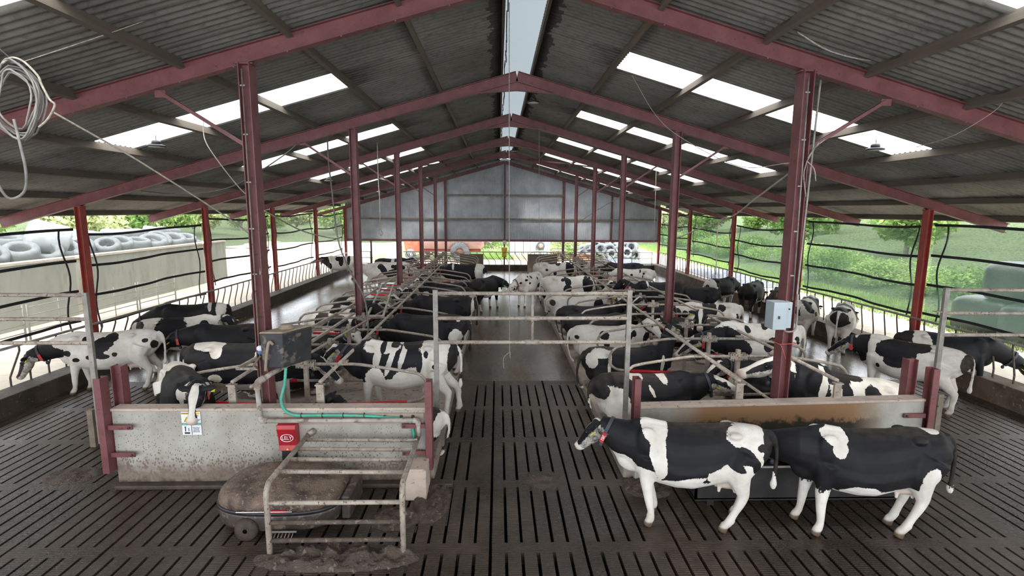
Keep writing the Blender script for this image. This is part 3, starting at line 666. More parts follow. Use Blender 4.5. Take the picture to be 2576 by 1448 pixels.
# ================================================================ water trough
t=thing('water_trough',(4.65,7.42,0),'long dark steel water trough below the stained wall','trough')
tm=mat('dark_steel_trough','#2a2a2a','#3a3735',5,.4,.3,.3)
b=MB(); L_,Wd,Hh=1.75,.30,.62
b.b2((-L_,-Wd,.12),(L_,-Wd+.03,Hh)); b.b2((-L_,Wd-.03,.12),(L_,Wd,Hh)); b.b2((-L_,-Wd,.12),(-L_+.03,Wd,Hh)); b.b2((L_-.03,-Wd,.12),(L_,Wd,Hh)); b.b2((-L_,-Wd,.10),(L_,Wd,.14)); b.build('basin',tm,t)
MB().b2((-L_+.03,-Wd+.03,.14),(L_-.03,Wd-.03,.50)).build('water',mat('dark_water','#14130f','#1c1a15',2,.05),t)
b=MB(); b.tube([(-L_,-Wd,Hh),(L_,-Wd,Hh)],.018,8); b.build('rim_front',galv,t); MB().tube([(-L_,Wd,Hh),(L_,Wd,Hh)],.018,8).build('rim_back',galv,t)
MB().b2((-.3,-Wd,Hh-.03),(.0,Wd,Hh)).build('valve_cover',galv,t)
for x in (-1.5,1.5): MB().b2((x-.05,-.25,0),(x+.05,.25,.11)).build('foot',tm,t)
# electrical box on the first right column
t=thing('control_box',(4.52,8.2,2.68),'pale grey electrical box on the first right column','electrical box')
em=mat('pale_grey_enamel','#a9b3b8','#a0aab0',3,.45,0,.05)
MB().box((-.08,-.06,0),(.22,.26,.44)).build('housing',em,t,.008)
MB().box((.09,.0,0),(.12,.22,.42)).build('side_case',em,t,.008)
MB().box((-.10,-.195,-.02),(.03,.012,.045)).build('latch',cablem,t); MB().cyl((.1,-.115,.1),(.1,-.10,.1),.015,8).build('knob',cablem,t)
MB().tube(bez([(.07,-.02,-.21),(.12,-.03,-.28),(.24,-.05,-.26),(.27,-.05,-.1),(.26,-.04,.3),(.27,.0,.5),(.33,.02,2.5),(.36,.02,3.6)],8),.016,8).build('cable',galv,t)
# ================================================================ the yard outside
def ground_mat():
    t=NT('yard_ground'); a=t.noise(.25,5,.6); b=t.noise(3,5,.6); c=t.ramp(a,[(.35,srgb('#dcd4c6')),(.65,srgb('#c8bfb0'))]); c=t.mix(t.ramp(b,[(.45,0),(.7,.4)]),c,srgb('#a89c88')); return t.bsdf(c,.9,0,b,.3,.01)
YG=ground_mat()
grassm=mat('rough_grass','#7b9158','#62794a',3,.9,0,.6,c3='#9ca874',s3=10,p3=.6,bd=.05)
leafy=mat('leafy_ground_cover','#566846','#74895a',5,.9,0,1,c3='#414f33',s3=9,p3=.55,bd=.1)
ye_=YB+.4
tag(MB().b2((-60,-6,-.2),(-10.75,90,.30)).build('yard_ground',YG),kind='structure')
tag(MB().b2((11.9,-6,-.2),(15.6,90,.36)).build('yard_ground',YG),kind='structure')
tag(MB().b2((-10.75,ye_,-.2),(11.9,44.0,.22)).build('yard_ground',YG),kind='structure')
tag(MB().b2((-10.75,44.0,-.2),(11.9,90,.24)).build('grass_verge',grassm),kind='structure')
def terrain(x0,x1,y0,y1,hf,n,m,mt):
    vs=[(x0+(x1-x0)*i/n,y0+(y1-y0)*j/m,hf(x0+(x1-x0)*i/n,y0+(y1-y0)*j/m)) for i in range(n+1) for j in range(m+1)]
    fs=[(i*(m+1)+j,(i+1)*(m+1)+j,(i+1)*(m+1)+j+1,i*(m+1)+j+1) for i in range(n) for j in range(m)]
    return tag(MB().add(vs,fs,True).build('grassy_bank',mt),kind='structure')
from mathutils import noise as mn
terrain(15.6,75,-10,110,lambda x,y:.30+max(0,(x-17)*.12)+.5*mn.noise(Vector((x*.3,y*.3,0)))*min(1,(x-15.6)/3),40,60,leafy)
terrain(-90,-24,-10,110,lambda x,y:.2+max(0,(-x-28)*.11)+.5*mn.noise(Vector((x*.3,y*.3,3))),30,50,leafy)
terrain(-30,40,62,130,lambda x,y:.1+max(0,(y-64)*.10)+.5*mn.noise(Vector((x*.3,y*.3,5))),30,30,leafy)
# foliage -----------------------------------------------------------------
def leafm(name,c1,c2,tr=.35):
    t=NT(name); f=t.noise(1.3,3); g=t.noise(14,2); c=t.ramp(f,[(.35,srgb(c1)),(.65,srgb(c2))]); c=t.mix(t.ramp(g,[(.4,0),(.7,.5)]),c,srgb(c1))
    d=t.n('BsdfDiffuse'); l=t.n('BsdfTranslucent'); m=t.n('MixShader'); m.inputs[0].default_value=tr; t.l(c,d.inputs[0]); t.l(c,l.inputs[0]); t.l(d.outputs[0],m.inputs[1]); t.l(l.outputs[0],m.inputs[2]); t.l(m.outputs[0],t.out.inputs[0]); return t.m
LF=[leafm('spring_leaves','#7d9a58','#a0b877'),leafm('mid_leaves','#5f7f48','#84a060'),leafm('dark_leaves','#455f3a','#5c764a'),leafm('pale_leaves','#a3ae80','#bdc49a')]
barkm=mat('pale_bark','#8f887c','#6c655a',5,.9,0,.5)
def crown(seed,n,size,clumps=16):
    rg=np.random.RandomState(seed); cc=rg.normal(size=(clumps,3)); cc/=np.linalg.norm(cc,axis=1)[:,None]; cc*=rg.uniform(.25,.75,(clumps,1)); cc[:,2]=cc[:,2]*.8
    c=cc[rg.randint(clumps,size=n)]; d=rg.normal(size=(n,3)); d/=np.linalg.norm(d,axis=1)[:,None]; p=c+d*.34*rg.uniform(.6,1,(n,1))
    a=rg.normal(size=(n,3)); a/=np.linalg.norm(a,axis=1)[:,None]; b=np.cross(a,d); b/=np.linalg.norm(b,axis=1)[:,None]
    a*=size*rg.uniform(.6,1.2,(n,1)); b*=size*.55
    v=np.stack([p-a,p+b*.9,p+a,p-b*.9],1).reshape(-1,3)
    me=bpy.data.meshes.new('foliage'); me.from_pydata(v.tolist(),[],[(4*i,4*i+1,4*i+2,4*i+3) for i in range(n)]); me.update(); return me
CR=[crown(i,3200,.075) for i in range(3)]; CRB=[crown(10+i,2400,.05,26) for i in range(2)]
def trunkmesh(seed):
    rg=random.Random(seed); b=MB(); b.tube(bez([(0,0,-1.1),(.03,.02,-.5),(0,.05,.1),(.05,0,.5)],4),[.05]*4+[.04]*4+[.02]*5,7)
    for k in range(6):
        a=rg.uniform(0,6.28); z=rg.uniform(-.5,.1); b.tube([(0,0,z),(.3*math.cos(a),.3*math.sin(a),z+.3),(.6*math.cos(a),.6*math.sin(a),z+.5)],[.022,.014,.006],5)
    me=b.build('trunk',barkm); m_=me.data; bpy.data.objects.remove(me); return m_
TR=[trunkmesh(i) for i in range(2)]
def tree(x,y,z,r,h,mi,lab,group,k=0,bush=False):
    t=thing('bush' if bush else 'tree',(x,y,z),lab,'bush' if bush else 'tree',group)
    key=(bush,k,mi)
    me=(CRB if bush else CR)[k%(2 if bush else 3)].copy(); me.materials.append(LF[mi])
    o=bpy.data.objects.new('foliage',me); COL.objects.link(o); o.parent=t; o.location=(0,0,h*.55 if not bush else h*.4); o.scale=(r,r,h*.5 if not bush else h*.6); o.rotation_euler=(0,0,k*1.7)
    if not bush:
        o=bpy.data.objects.new('trunk',TR[k%2]); COL.objects.link(o); o.parent=t; o.location=(0,0,h*.5); o.scale=(r,r,h*.48)
rg=random.Random(11)
for i in range(15):
    y=4+i*6.2; tree(-30-rg.uniform(0,9),y,.6,rg.uniform(3,4.4),rg.uniform(5.5,7.2),rg.choice([0,1,3,3]),'leafy spring tree standing beyond the left yard','trees beyond the left yard',i)
for i in range(15):
    y=0+i*6.0; tree(27+rg.uniform(0,8),y+rg.uniform(-2,2),1.2,rg.uniform(2.6,3.6),rg.uniform(5,6.6),rg.choice([0,1,0,1]),'bright green tree on the bank beyond the right side','trees on the right bank',i)
for i in range(24):
    y=8+i*2.6; tree(18.2+rg.uniform(0,3.4),y,.3,rg.uniform(1.5,2.2),rg.uniform(1.8,3.0),rg.choice([0,1,1,0]),'low bushy green shrub in the hedge beyond the right side','hedge shrubs on the right',i,True)
for i in range(12):
    tree(-22+i*4.4,66+rg.uniform(0,9),.3,rg.uniform(3,4.2),rg.uniform(5.5,7),rg.choice([0,1,3]),'green tree standing behind the yard at the back','trees behind the back yard',i)
tree(-.9,52,.2,2.2,2.8,0,'bright flowering bush behind the yellow bag in the back yard','shrubs in the back yard',1,True); tree(.9,54,.2,1.6,2.6,3,'pale yellowish bush behind the container in the back yard','shrubs in the back yard',0,True)
tree(7,54,.2,2.6,2.2,3,'pale scrubby bush behind the pallets in the back yard','shrubs in the back yard',0,True)
# grass strips ---------------------------------------------------------------
def grassmesh(x0,x1,y0,y1,z,n,seed,lab):
    r_=np.random.RandomState(seed); x=r_.uniform(x0,x1,n); y=r_.uniform(y0,y1,n); a=r_.uniform(0,6.28,n); h=r_.uniform(.08,.28,n); w_=.02
    v=np.stack([np.stack([x-w_*np.cos(a),y-w_*np.sin(a),np.full(n,z)],1),np.stack([x+w_*np.cos(a),y+w_*np.sin(a),np.full(n,z)],1),np.stack([x+r_.normal(0,.06,n),y+r_.normal(0,.06,n),z+h],1)],1).reshape(-1,3)
    me=bpy.data.meshes.new('grass'); me.from_pydata(v.tolist(),[],[(3*i,3*i+1,3*i+2) for i in range(n)]); me.materials.append(LF[0]); o=bpy.data.objects.new('grass',me); COL.objects.link(o); tag(o,lab,'grass',kind='stuff')
grassmesh(15.0,18,6,60,.34,26000,1,'bright grass along the outside of the right feed yard')
grassmesh(-3,2.2,44,50,.24,9000,2,'bright grass behind the feed barrier at the back')
grassmesh(4,12,44,56,.24,9000,3,'patchy grass around the pallets and tyres at the back')
# left silage clamp wall --------------------------------------------------------
cw=mat('silage_wall_concrete','#8f8d84','#7a776d',1.5,.85,0,.3,c3='#77766c',s3=3,p3=.62,stretch=(1,1,.3))
t=thing('silage_wall',(-16,0,.3),'long pale concrete silage clamp wall across the left yard','wall')
MB().b2((-.18,3,0),(.18,31,2.12)).build('panel',cw,t); 
MB().b2((-.22,3,2.12),(.22,31,2.2)).build('coping',capw,t)
def tyremesh(R0=.55,w_=.22,r0=.30):
    prof=[(r0,-w_*.75),(r0+.05,-w_),(R0*.88,-w_),(R0*.97,-w_*.8),(R0,-w_*.5),(R0,w_*.5),(R0*.97,w_*.8),(R0*.88,w_),(r0+.05,w_),(r0,w_*.75),(r0+.03,0),(r0,-w_*.75)]
    o=MB().lathe(prof,n=22).build('tyre',rubber); m_=o.data; bpy.data.objects.remove(o); return m_
TY=tyremesh()
tyl=mat('dusty_tyre','#6f7478','#868b8f',5,.8,0,.2); TYL=TY.copy(); TYL.materials.clear(); TYL.materials.append(tyl)
def tyre(p,rot,s,lab,grp,me=TY):
    o=bpy.data.objects.new('tyre',me); COL.objects.link(o); o.location=p; o.rotation_euler=rot; o.scale=(s,)*3; return tag(o,lab,'tyre',grp)
rt=random.Random(4)
for i in range(22):
    y=8.5+i*1.0+rt.uniform(-.2,.2); tyre((-17.0-rt.uniform(0,.5),y,2.62+rt.uniform(0,.12)),(rt.uniform(.1,.5),rt.uniform(.2,.6),0),rt.uniform(.9,1.15),'grey tyre lying on the silage heap just behind the left yard wall','tyres on the silage heap',TYL)
for i in range(16):
    y=9+i*1.5+rt.uniform(-.3,.3); tyre((-18.6-rt.uniform(0,1),y,2.95),(rt.uniform(-.2,.2),rt.uniform(0,.2),0),rt.uniform(1,1.3),'flat grey tyre further back on the silage heap','tyres on the silage heap, back row',TYL)
plast=mat('black_silage_plastic','#3b3e44','#565a61',3,.35,0,.8,bd=.05)
b=MB(); b.add([(x,y,h) for y in (3,31) for x,h in ((-16.2,2.1),(-17.5,2.6),(-20,2.85),(-26,2.4),(-27,.2),(-16.2,.2))],[(0,1,7,6),(1,2,8,7),(2,3,9,8),(3,4,10,9),(5,4,3,2,1,0),(6,7,8,9,10,11)]); tag(b.build('silage_heap',plast),'dark plastic covered silage heap behind the left yard wall','silage heap')
whp=mat('pale_wrapped_bale','#c3c7cb','#aab0b6',4,.4,0,.3)
o=MB().lathe([(0,-.6),(.5,-.6),(.6,-.5),(.6,.5),(.5,.6),(0,.6)],axis='x').build('wrapped_bale',whp); o.location=(-17.5,21.0,3.15); o.rotation_euler=(0,.3,.9); tag(o,'pale wrapped bale on the heap beyond the second left curtain','bale')
# galvanised hurdles in the left yard
for i in range(6):
    y=8.6+i*2.5; t=thing('pen_hurdle',(-14.3,y,.3),f'grey tubular hurdle in front of the silage wall, {ORD[i]} from the front','hurdle','hurdles in the left yard')
    for z in (.25,.5,.75,1.0): MB().tube([(0,0,z),(0,2.35,z)],.018,6).build('rail',galv,t)
    for y_ in (0,1.15,2.35): MB().tube([(0,y_,0),(0,y_,1.1)],.03 if y_!=1.15 else .018,6).build('upright',galv,t)
# wrapped bales on the right -----------------------------------------------------
bw=mat('dark_green_bale_wrap','#3a423f','#4a5350',1.5,.35,0,.6,bd=.04)
def bale(p,s,rz_,lab):
    bm=bmesh.new(); bmesh.ops.create_cube(bm,size=1); bmesh.ops.subdivide_edges(bm,edges=bm.edges,cuts=7,use_grid_fill=True)
    for v in bm.verts:
        c=v.co.copy(); m_=(abs(c.x)**5+abs(c.y)**5+abs(c.z)**5)**.2
        v.co=c/m_*.5*(1+.03*mn.noise(c*5+Vector(p)))if m_>0 else c; v.co.x*=s[0];v.co.y*=s[1];v.co.z*=s[2]
    me=bpy.data.meshes.new('wrapped_bale'); bm.to_mesh(me); bm.free(); me.polygons.foreach_set('use_smooth',[True]*len(me.polygons)); me.materials.append(bw)
    o=bpy.data.objects.new('wrapped_bale',me); COL.objects.link(o); o.location=p; o.rotation_euler=(0,0,rz_); return tag(o,lab,'bale','wrapped bales by the right yard')
for k,(x,y,z,lab) in enumerate([(16.2,13.2,.95,'dark wrapped bale on the ground at the right edge'),(16.2,11.6,.95,'dark wrapped bale on the ground, frontmost at the right edge'),(16.3,15.0,.95,'dark wrapped bale on the ground behind the second right column'),(16.3,16.7,.95,'dark wrapped bale at the far end of the lower row'),(16.4,12.3,2.15,'large dark wrapped bale on top of the pile at the right edge'),(16.6,14.3,2.15,'dark wrapped bale on top, middle of the upper row'),(16.6,16.1,2.15,'dark wrapped bale on top at the far end of the upper row')]):
    bale((x,y,z),(1.6,1.7,1.25),.1*k,lab)
# right bank: road with a red car and buildings -------------------------------------
t=thing('red_car',(52,40,5.6),'small red car parked on the road high beyond the right bank','car',rz=1.9)
b=MB().add([(x,s*.85,z) for s in (-1,1) for x,z in ((-2,.3),(-2,.9),(-1.5,1.0),(-.9,1.45),(.7,1.45),(1.3,.95),(2,.8),(2,.3))],[tuple(range(8))[::-1],tuple(range(8,16))]+[(i,(i+1)%8,8+(i+1)%8,8+i) for i in range(8)]); b.build('body',mat('car_red','#c8202a','#b81c26',3,.3),t,.08)
for x in (-1.2,1.2):
    for s in (-1,1): MB().lathe([(0,-.1),(.32,-.1),(.32,.1),(0,.1)],(x,s*.8,.32),axis='y').build('wheel',black,t)
MB().b2((-.8,-.88,.98),(.9,.88,1.35)).build('windows',black,t)
t=thing('house',(60,58,6),'blue house far beyond the right bank','building'); MB().b2((-4,-4,0),(4,4,4)).build('walls',mat('blue_render','#5f7bb8','#5570aa',3,.8),t); MB().add([(-4.3,-4.3,4),(4.3,-4.3,4),(4.3,4.3,4),(-4.3,4.3,4),(0,-4.3,5.8),(0,4.3,5.8)],[(0,1,4),(2,3,5),(1,2,5,4),(3,0,4,5),(3,2,1,0)]).build('roof',cablem,t); MB().b2((-4.05,-1,1),(-3.98,1,2.2)).build('window',black,t)
t=thing('house',(50,66,5.4),'cream house with a turquoise door far beyond the right bank','building'); MB().b2((-4,-4,0),(4,4,4)).build('walls',mat('cream_render','#d5cdb8','#c8c0aa',3,.8),t); MB().add([(-4.3,-4.3,4),(4.3,-4.3,4),(4.3,4.3,4),(-4.3,4.3,4),(0,-4.3,5.8),(0,4.3,5.8)],[(0,1,4),(2,3,5),(1,2,5,4),(3,0,4,5),(3,2,1,0)]).build('roof',cablem,t); MB().b2((-4.05,-.5,0),(-3.98,.5,2)).build('door',mat('turquoise','#3f9c9c'),t)
# back yard -------------------------------------------------------------------------
t=thing('slurry_tanker',(-3.4,42.2,.24),'pale pinkish slurry tanker with a big lugged wheel in the back yard','tanker')
pk=mat('faded_pink_tank','#b98d84','#c9a79c',1.5,.6,0,.2)
MB().lathe([(0,-2.6),(.6,-2.55),(.82,-2.3),(.85,0),(.82,2.3),(.6,2.55),(0,2.6)],(-.3,.6,1.75),axis='x',n=28).build('tank',pk,t)
MB().box((-.3,.6,.85),(4.6,.5,.16)).build('chassis',mat('chassis_red','#a8433a','#93403a',3,.6),t)
for yy in (-.15,1.3):
    b=MB().lathe([(.32,-.16),(.40,-.2),(.66,-.2),(.74,-.14),(.76,0),(.74,.14),(.66,.2),(.40,.2),(.32,.16)],(.35,yy,.78),axis='y',n=26); 
    for k in range(18):
        a=k*2*PI/18; b.box((.35+.76*math.cos(a),yy,.78+.76*math.sin(a)),(.09,.34,.06),(0,-a,0))
    b.build('tyre',tyl,t)
    MB().lathe([(0,-.08),(.12,-.12),(.2,-.06),(.33,-.1),(.33,.1),(0,.1)],(.35,yy,.78),axis='y',n=20).build('hub',mat('rusty_hub','#9a6a58','#b58a78',6,.7),t)
MB().tube([(2.1,.6,1.5),(2.7,.5,1.5),(2.9,.5,1.1)],.1,8).build('outlet',galv,t)
t=thing('red_trailer',(-6.6,44.5,.24),'faded orange red trailer beside the tanker in the back yard','trailer'); MB().add([(-1,-1,.6),(1,-1,.6),(1.4,-1,1.9),(-1.2,-1,1.9),(-1,1,.6),(1,1,.6),(1.4,1,1.9),(-1.2,1,1.9)],[(3,2,1,0),(4,5,6,7),(0,1,5,4),(1,2,6,5),(2,3,7,6),(3,0,4,7)]).build('body',mat('faded_orange_red','#c0553f','#cf7a5f',3,.6),t)
for x in (-.6,.6): MB().lathe([(.1,-.15),(.4,-.15),(.45,0),(.4,.15),(.1,.15)],(x,-1.05,.45),axis='y').build('wheel',tyl,t)
t=thing('white_van_box',(-3.9,47,.24),'white and pink panelled box body behind the tanker','box body'); MB().b2((-1.6,0,.3),(1.3,2,2.6)).build('body',mat('van_white','#e5e2e0'),t); MB().b2((-1.9,-.02,.6),(-1.2,2,2.2)).build('pink_end',mat('van_pink','#d9707a'),t)
t=thing('shipping_container',(2.85,46.5,.2),'pale grey container with ribbed doors in the back yard','container')
cg=mat('pale_container_grey','#cfd3da','#bcc2cb',3,.5,.1,.1)
MB().b2((-1.75,0,.15),(1.75,5,2.6)).build('body',cg,t)
for x in (-1.1,-.15): MB().b2((x-.42,-.05,.3),(x+.42,-.0,2.5)).build('door',mat('pale_door','#dfe2e8'),t)
for x in (-1.35,-.6,-.0): MB().tube([(x,-.08,.3),(x,-.08,2.5)],.02,6).build('lock_rod',galv,t)
for x in (.5,.85,1.2,1.55): MB().b2((x-.03,-.05,.2),(x+.03,0,2.55)).build('rib',mat('container_rib','#8f97a5'),t)
o=MB().lathe([(0,-.03),(.1,-.06),(.2,-.03),(.22,0),(0,.05)],(0,0,0),axis='y').build('wheel_hub',mat('pink_hub','#c98f88')); o.location=(3.75,45.6,1.25); 
t=thing('spare_wheel',(3.75,46.34,1.25),'dark spare wheel with a pinkish hub leaning on the container','wheel'); o.parent=t; o.location=(0,-.12,0); MB().lathe([(.2,-.08),(.3,-.12),(.36,-.08),(.36,.08),(.3,.12),(.2,.08)],axis='y').build('tyre',rubber,t)
t=thing('arched_bar_frame',(3.6,43.6,.22),'pale arched metal bar behind the right end of the back barrier','bar'); MB().tube(bez([(-1,0,0),(-.95,0,.5),(-.6,0,.72),(0,0,.74),(.6,0,.7),(.95,0,.5),(1.2,0,.0)],5),.07,8).build('arch',galv,t)
tag(MB().box((1.9,44.2,.42),(1.2,.5,.4)).build('concrete_block',capw),'low grey concrete block in the grass before the container','block')
palm=mat('pallet_wood','#b3a592','#9a8c79',5,.85,0,.2)
for k in range(6):
    t=thing('wooden_pallet',(5.0+.05*(k%2),43.3,.25+k*.145),f'grey wooden pallet in the stack at the back, {ORD[k]} from the ground','pallet','stacked pallets in the back yard')
    for i in range(5): MB().box((0,-.45+i*.22,.115),(1.2,.13,.022)).build('deck_board',palm,t)
    for x in (-.5,0,.5): MB().box((x,0,.055),(.1,1,.09)).build('bearer',palm,t)
t=thing('plank_bundle',(7.0,43.2,.25),'reddish planks stacked beside the pallets in the back yard','planks')
for i in range(4): MB().box((0,0,.12+i*.13),(1.9,.4,.09)).build('plank',mat('reddish_plank','#a8714f','#c09476',4,.8),t)
rt=random.Random(9)
for i in range(34):
    x=7.2+rt.random()*4.6; z=.5+rt.random()**1.0*1.6*(1-abs(x-9.6)/3.4); y=43.5+rt.random()*1.4+z*.5
    tyre((x,y,z+.1),(PI/2+rt.uniform(-.5,.5),rt.uniform(-.3,.3),rt.uniform(-.6,.6)),rt.uniform(.75,1.0),'pale grey tyre in the jumbled heap at the right of the back yard','tyre heap in the back yard',TYL)
b=MB(); n=24; b.add([(6.8+5.6*i/n,40.2+3.0*j/8,.24+.45*math.sin(PI*i/n)*math.sin(PI*j/8)**.5*(.6+.8*mn.noise(Vector((i*.6,j*.8,0))))) for i in range(n+1) for j in range(9)],[(i*9+j,(i+1)*9+j,(i+1)*9+j+1,i*9+j+1) for i in range(n) for j in range(8)],True)
tag(b.build('plastic_sheet',mat('crumpled_plastic','#8f9ab0','#4a505c',9,.3,0,1,bd=.05)),'crumpled grey plastic sheeting in front of the tyre heap','plastic sheet')
b=MB(); n=20; b.add([(12.6+2.6*j/8,27+9*i/n,.38+.4*math.sin(PI*i/n)*math.sin(PI*j/8)**.5*(.6+.8*mn.noise(Vector((i*.7,j*.9,2))))) for i in range(n+1) for j in range(9)],[(i*9+j,(i+1)*9+j,(i+1)*9+j+1,i*9+j+1) for i in range(n) for j in range(8)],True)
tag(b.build('plastic_sheet',MATS['crumpled_plastic']),'crumpled plastic sheeting lying outside the far right barrier','plastic sheet')
for i,(x,lab) in enumerate(((-8.6,'white cube tank at the far left of the back yard'),)):
    t=thing('cube_tank',(x,43,.14),lab,'tank'); MB().box((0,0,.8),(1,1,1.1)).build('tank',mat('ibc_white','#d9dfe2'),t,.05); MB().box((0,0,.15),(1.1,1.1,.14)).build('pallet_base',palm,t)
for i in range(5):
    o=MB().sph((0,0,0),(.35,.25,.2)).build('blue_sack',mat('blue_sack','#5a6f9a','#8a98b5',4,.5)); o.location=(-7.9+i*.32,41.3+.1*(i%2),.42); tag(o,'bluish plastic sack lying at the left of the back yard','sack','bluish sacks in the back yard')
# ================================================================ lamps, ropes and cables under the roof
lampb=mat('lamp_black','#17171a','#202023',5,.45)
def lamp(x,y,z,lab,hang=.35):
    t=thing('high_bay_lamp',(x,y,z),lab,'lamp','black round barn lamps')
    MB().lathe([(0,0),(.17,0),(.185,.012),(.17,.035),(.12,.05),(.10,.055),(.0,.055)],n=24).build('reflector',lampb,t)
    MB().lathe([(0,-.004),(.15,-.004),(.15,0),(0,0)],n=24).build('lens',mat('lamp_lens','#b5b5a8'),t)
    b=MB().lathe([(.0,.055),(.09,.055),(.09,.11),(.07,.13),(0,.13)],n=16)
    b.build('heat_sink',lampb,t); MB().tube([(0,0,.13),(0,0,.13+hang)],.008,6).build('hanger',cablem,t)
lamp(-7.2,11.6,5.58,'round black lamp hanging in front of the nearest left rooflight'); lamp(8.05,11.35,5.62,'round black lamp hanging in front of the nearest right rooflight')
lamp(-7.3,23.3,5.5,'round black lamp hanging by the third left rooflight'); lamp(.95,14.9,7.2,'round black lamp hanging beside the ridge slot behind the second frame',.2); lamp(.75,25.8,7.1,'round black lamp at the ridge by the fourth frame',.2)
def up(p): return (p[0],p[1],ZS-SL*abs(p[0]-RX)-.03)
def ropeo(name,pts,r,mt,lab,cat,k=8,top=0):
    if top: pts=[up(pts[0])]+pts
    return tag(MB().tube(bez(pts,k) if len(pts)>2 else pts,r,6).build(name,mt),lab,cat)
from mathutils import Vector as V
def ray(px,py,y):  # a point of the hall at distance y seen through the photograph's pixel
    c=np.array([px-1288,-(py-724),-1324.]); r=M.T@c; t_=y/r[1]; return (r[0]*t_,y,CAMZ+r[2]*t_)
ropeo('twine',[ray(130,280,6.6),ray(390,430,7.6),ray(640,600,9.0),(-5.05,9.6,3.95)][0:3]+[ray(655,690,8.2)],.012,rope,'long pale twine running from the cable coil down to the first left column','rope')
ropeo('thin_wire',[ray(60,155,6.4),ray(300,75,6.9),ray(505,0,7.4)],.006,rope,'thin wire stretched under the roof at the upper left','wire')
ropeo('twine',[ray(515,350,11.3),ray(545,400,10.8),ray(600,470,10.2),ray(630,497,9.9)],.010,rope,'pale twine from the roof to the first left column','rope',top=1)
ropeo('dark_cable',[ray(355,480,14),ray(430,487,13),ray(520,484,12.3),ray(600,462,11.8),ray(700,400,12),ray(745,365,12.6)],.014,cablem,'dark sagging cable beneath the left roof slope','cable')
ropeo('twine',[ray(664,530,8.42),ray(760,580,11),ray(820,596,13.2),ray(850,600,14.4)],.013,rope,'pale twine strung from the first left column towards the drooping pole','rope')
ropeo('hose_pole',[ray(826,400,15),ray(834,470,14.8),ray(850,600,14.4),ray(880,680,13.6),ray(915,745,12.6),ray(926,820,12.3),ray(922,850,12.2)],.022,mat('grey_hose','#77716a','#5f5952',5,.6),'long drooping grey hose hanging from the left roof by the second column','hose',top=1)
ropeo('hanging_cord',[ray(952,462,19),ray(955,500,19),ray(957,572,19),ray(962,585,19),ray(958,592,19),ray(953,580,19),ray(957,572,19)],.016,rope,'pale looped cord hanging before the back wall on the left','cord',5,1)
ropeo('hanging_cord',[ray(1281,0,10.5),ray(1281,500,10.5),ray(1282,872,10.5),ray(1283,883,10.5),ray(1268,898,10.5),ray(1266,915,10.5),ray(1268,927,10.5)],.008,rope,'long thin pull cord hanging over the central passage with a curled end','cord',5,1)
ropeo('hanging_cord',[ray(1357,0,22),ray(1356,668,22)],.008,rope,'thin straight cord hanging in front of the back wall right of centre','cord',top=1)
ropeo('hanging_cord',[ray(1650,450,24),ray(1645,610,24)],.012,rope,'pale cord hanging before the right part of the back wall','cord',top=1)
ropeo('twine',[ray(1990,432,8.5),ray(1900,500,10),ray(1840,545,11.5),ray(1760,575,13),ray(1700,600,14.1)],.015,rope,'thick pale twine strung between the first and second right columns','rope')
ropeo('twine',[ray(1840,545,11.5),ray(1808,560,12),ray(1803,640,12),ray(1801,690,12)],.012,rope,'loose end of twine hanging down in front of the right curtains','rope')
ropeo('twine',[ray(1568,490,20.0),ray(1500,530,26.5),ray(1452,562,31.95)],.014,rope,'pale twine sagging between far right columns','rope')
ropeo('thin_wire',[ray(1590,190,10.8),ray(1650,290,10),ray(1720,350,9.4),ray(1860,418,8.9),ray(1985,410,8.3)],.006,rope,'thin wire drooping across the right rooflights','wire')
ropeo('pale_cable',[ray(2005,80,8.0),ray(2080,125,8.0),ray(2160,148,8.1),ray(2235,157,8.3)],.012,rope,'pale cable sagging under the right roof before the first frame','cable')
ropeo('pale_cable',[ray(2280,172,8.4),ray(2380,212,8.4),ray(2480,238,8.5)],.012,rope,'pale cable continuing to the upper right corner','cable')
ropeo('thin_wire',[ray(2305,370,9),ray(2400,340,8.4),ray(2500,280,8.0),ray(2530,245,7.8)],.006,rope,'thin wire drooping from the nearest right lamp','wire')
t=thing('twine_knot',ray(2035,395,8.2),'frayed bunch of twine tied where the right brace meets its column','twine'); o_=Vector(ray(2035,395,8.2))
for pts in ([(2060,358),(2045,380),(2030,405)],[(2030,405),(2048,425),(2052,455)],[(2030,405),(2022,440),(2027,495)],[(2075,350),(2050,372),(2032,398)]):
    MB().tube(bez([Vector(ray(a,b_,8.2))-o_ for a,b_ in pts],4),.009,5).build('strand',rope,t)
t=thing('twine_knot',ray(1060,100,8),None,None) if 0 else None
t=thing('cable_coil',(-6.1,6.3,5.62),'big coil of grey cable hanging at the upper left of the barn','cable coil'); rg=random.Random(2)
cen=Vector(ray(35,245,6.3)); t.location=cen
cm2=mat('grey_cable','#8f8b85','#6b6762',6,.6)
for k in range(9):
    r_=.30+rg.uniform(-.06,.08); ph=rg.uniform(0,1); MB().tube([(r_*(.62+.04*k)*math.cos(a)-.02*k,.03*k+.03*math.sin(3*a+ph),r_*1.15*math.sin(a)+rg.uniform(-.01,.01)-.02) for a in np.linspace(0,2*PI,26,endpoint=False)],.011,6,closed=True).build('cable_loop',cm2,t)
MB().tube(bez([Vector(ray(a,b_,6.3))-cen for a,b_ in ((35,300),(50,360),(65,430),(62,480),(30,500),(5,480),(-20,420))],6),.015,7).build('hanging_loop',cm2,t)
MB().tube(bez([Vector(ray(a,b_,6.3))-cen for a,b_ in ((5,160),(30,145),(60,155),(95,190),(105,213),(125,250),(138,265),(120,300),(98,320))],5),.012,6).build('loose_end',rope,t)
MB().tube([Vector(ray(30,150,6.3))-cen,Vector((-5.9,6.4,6.35))-cen],.01,6).build('hanger',cablem,t)
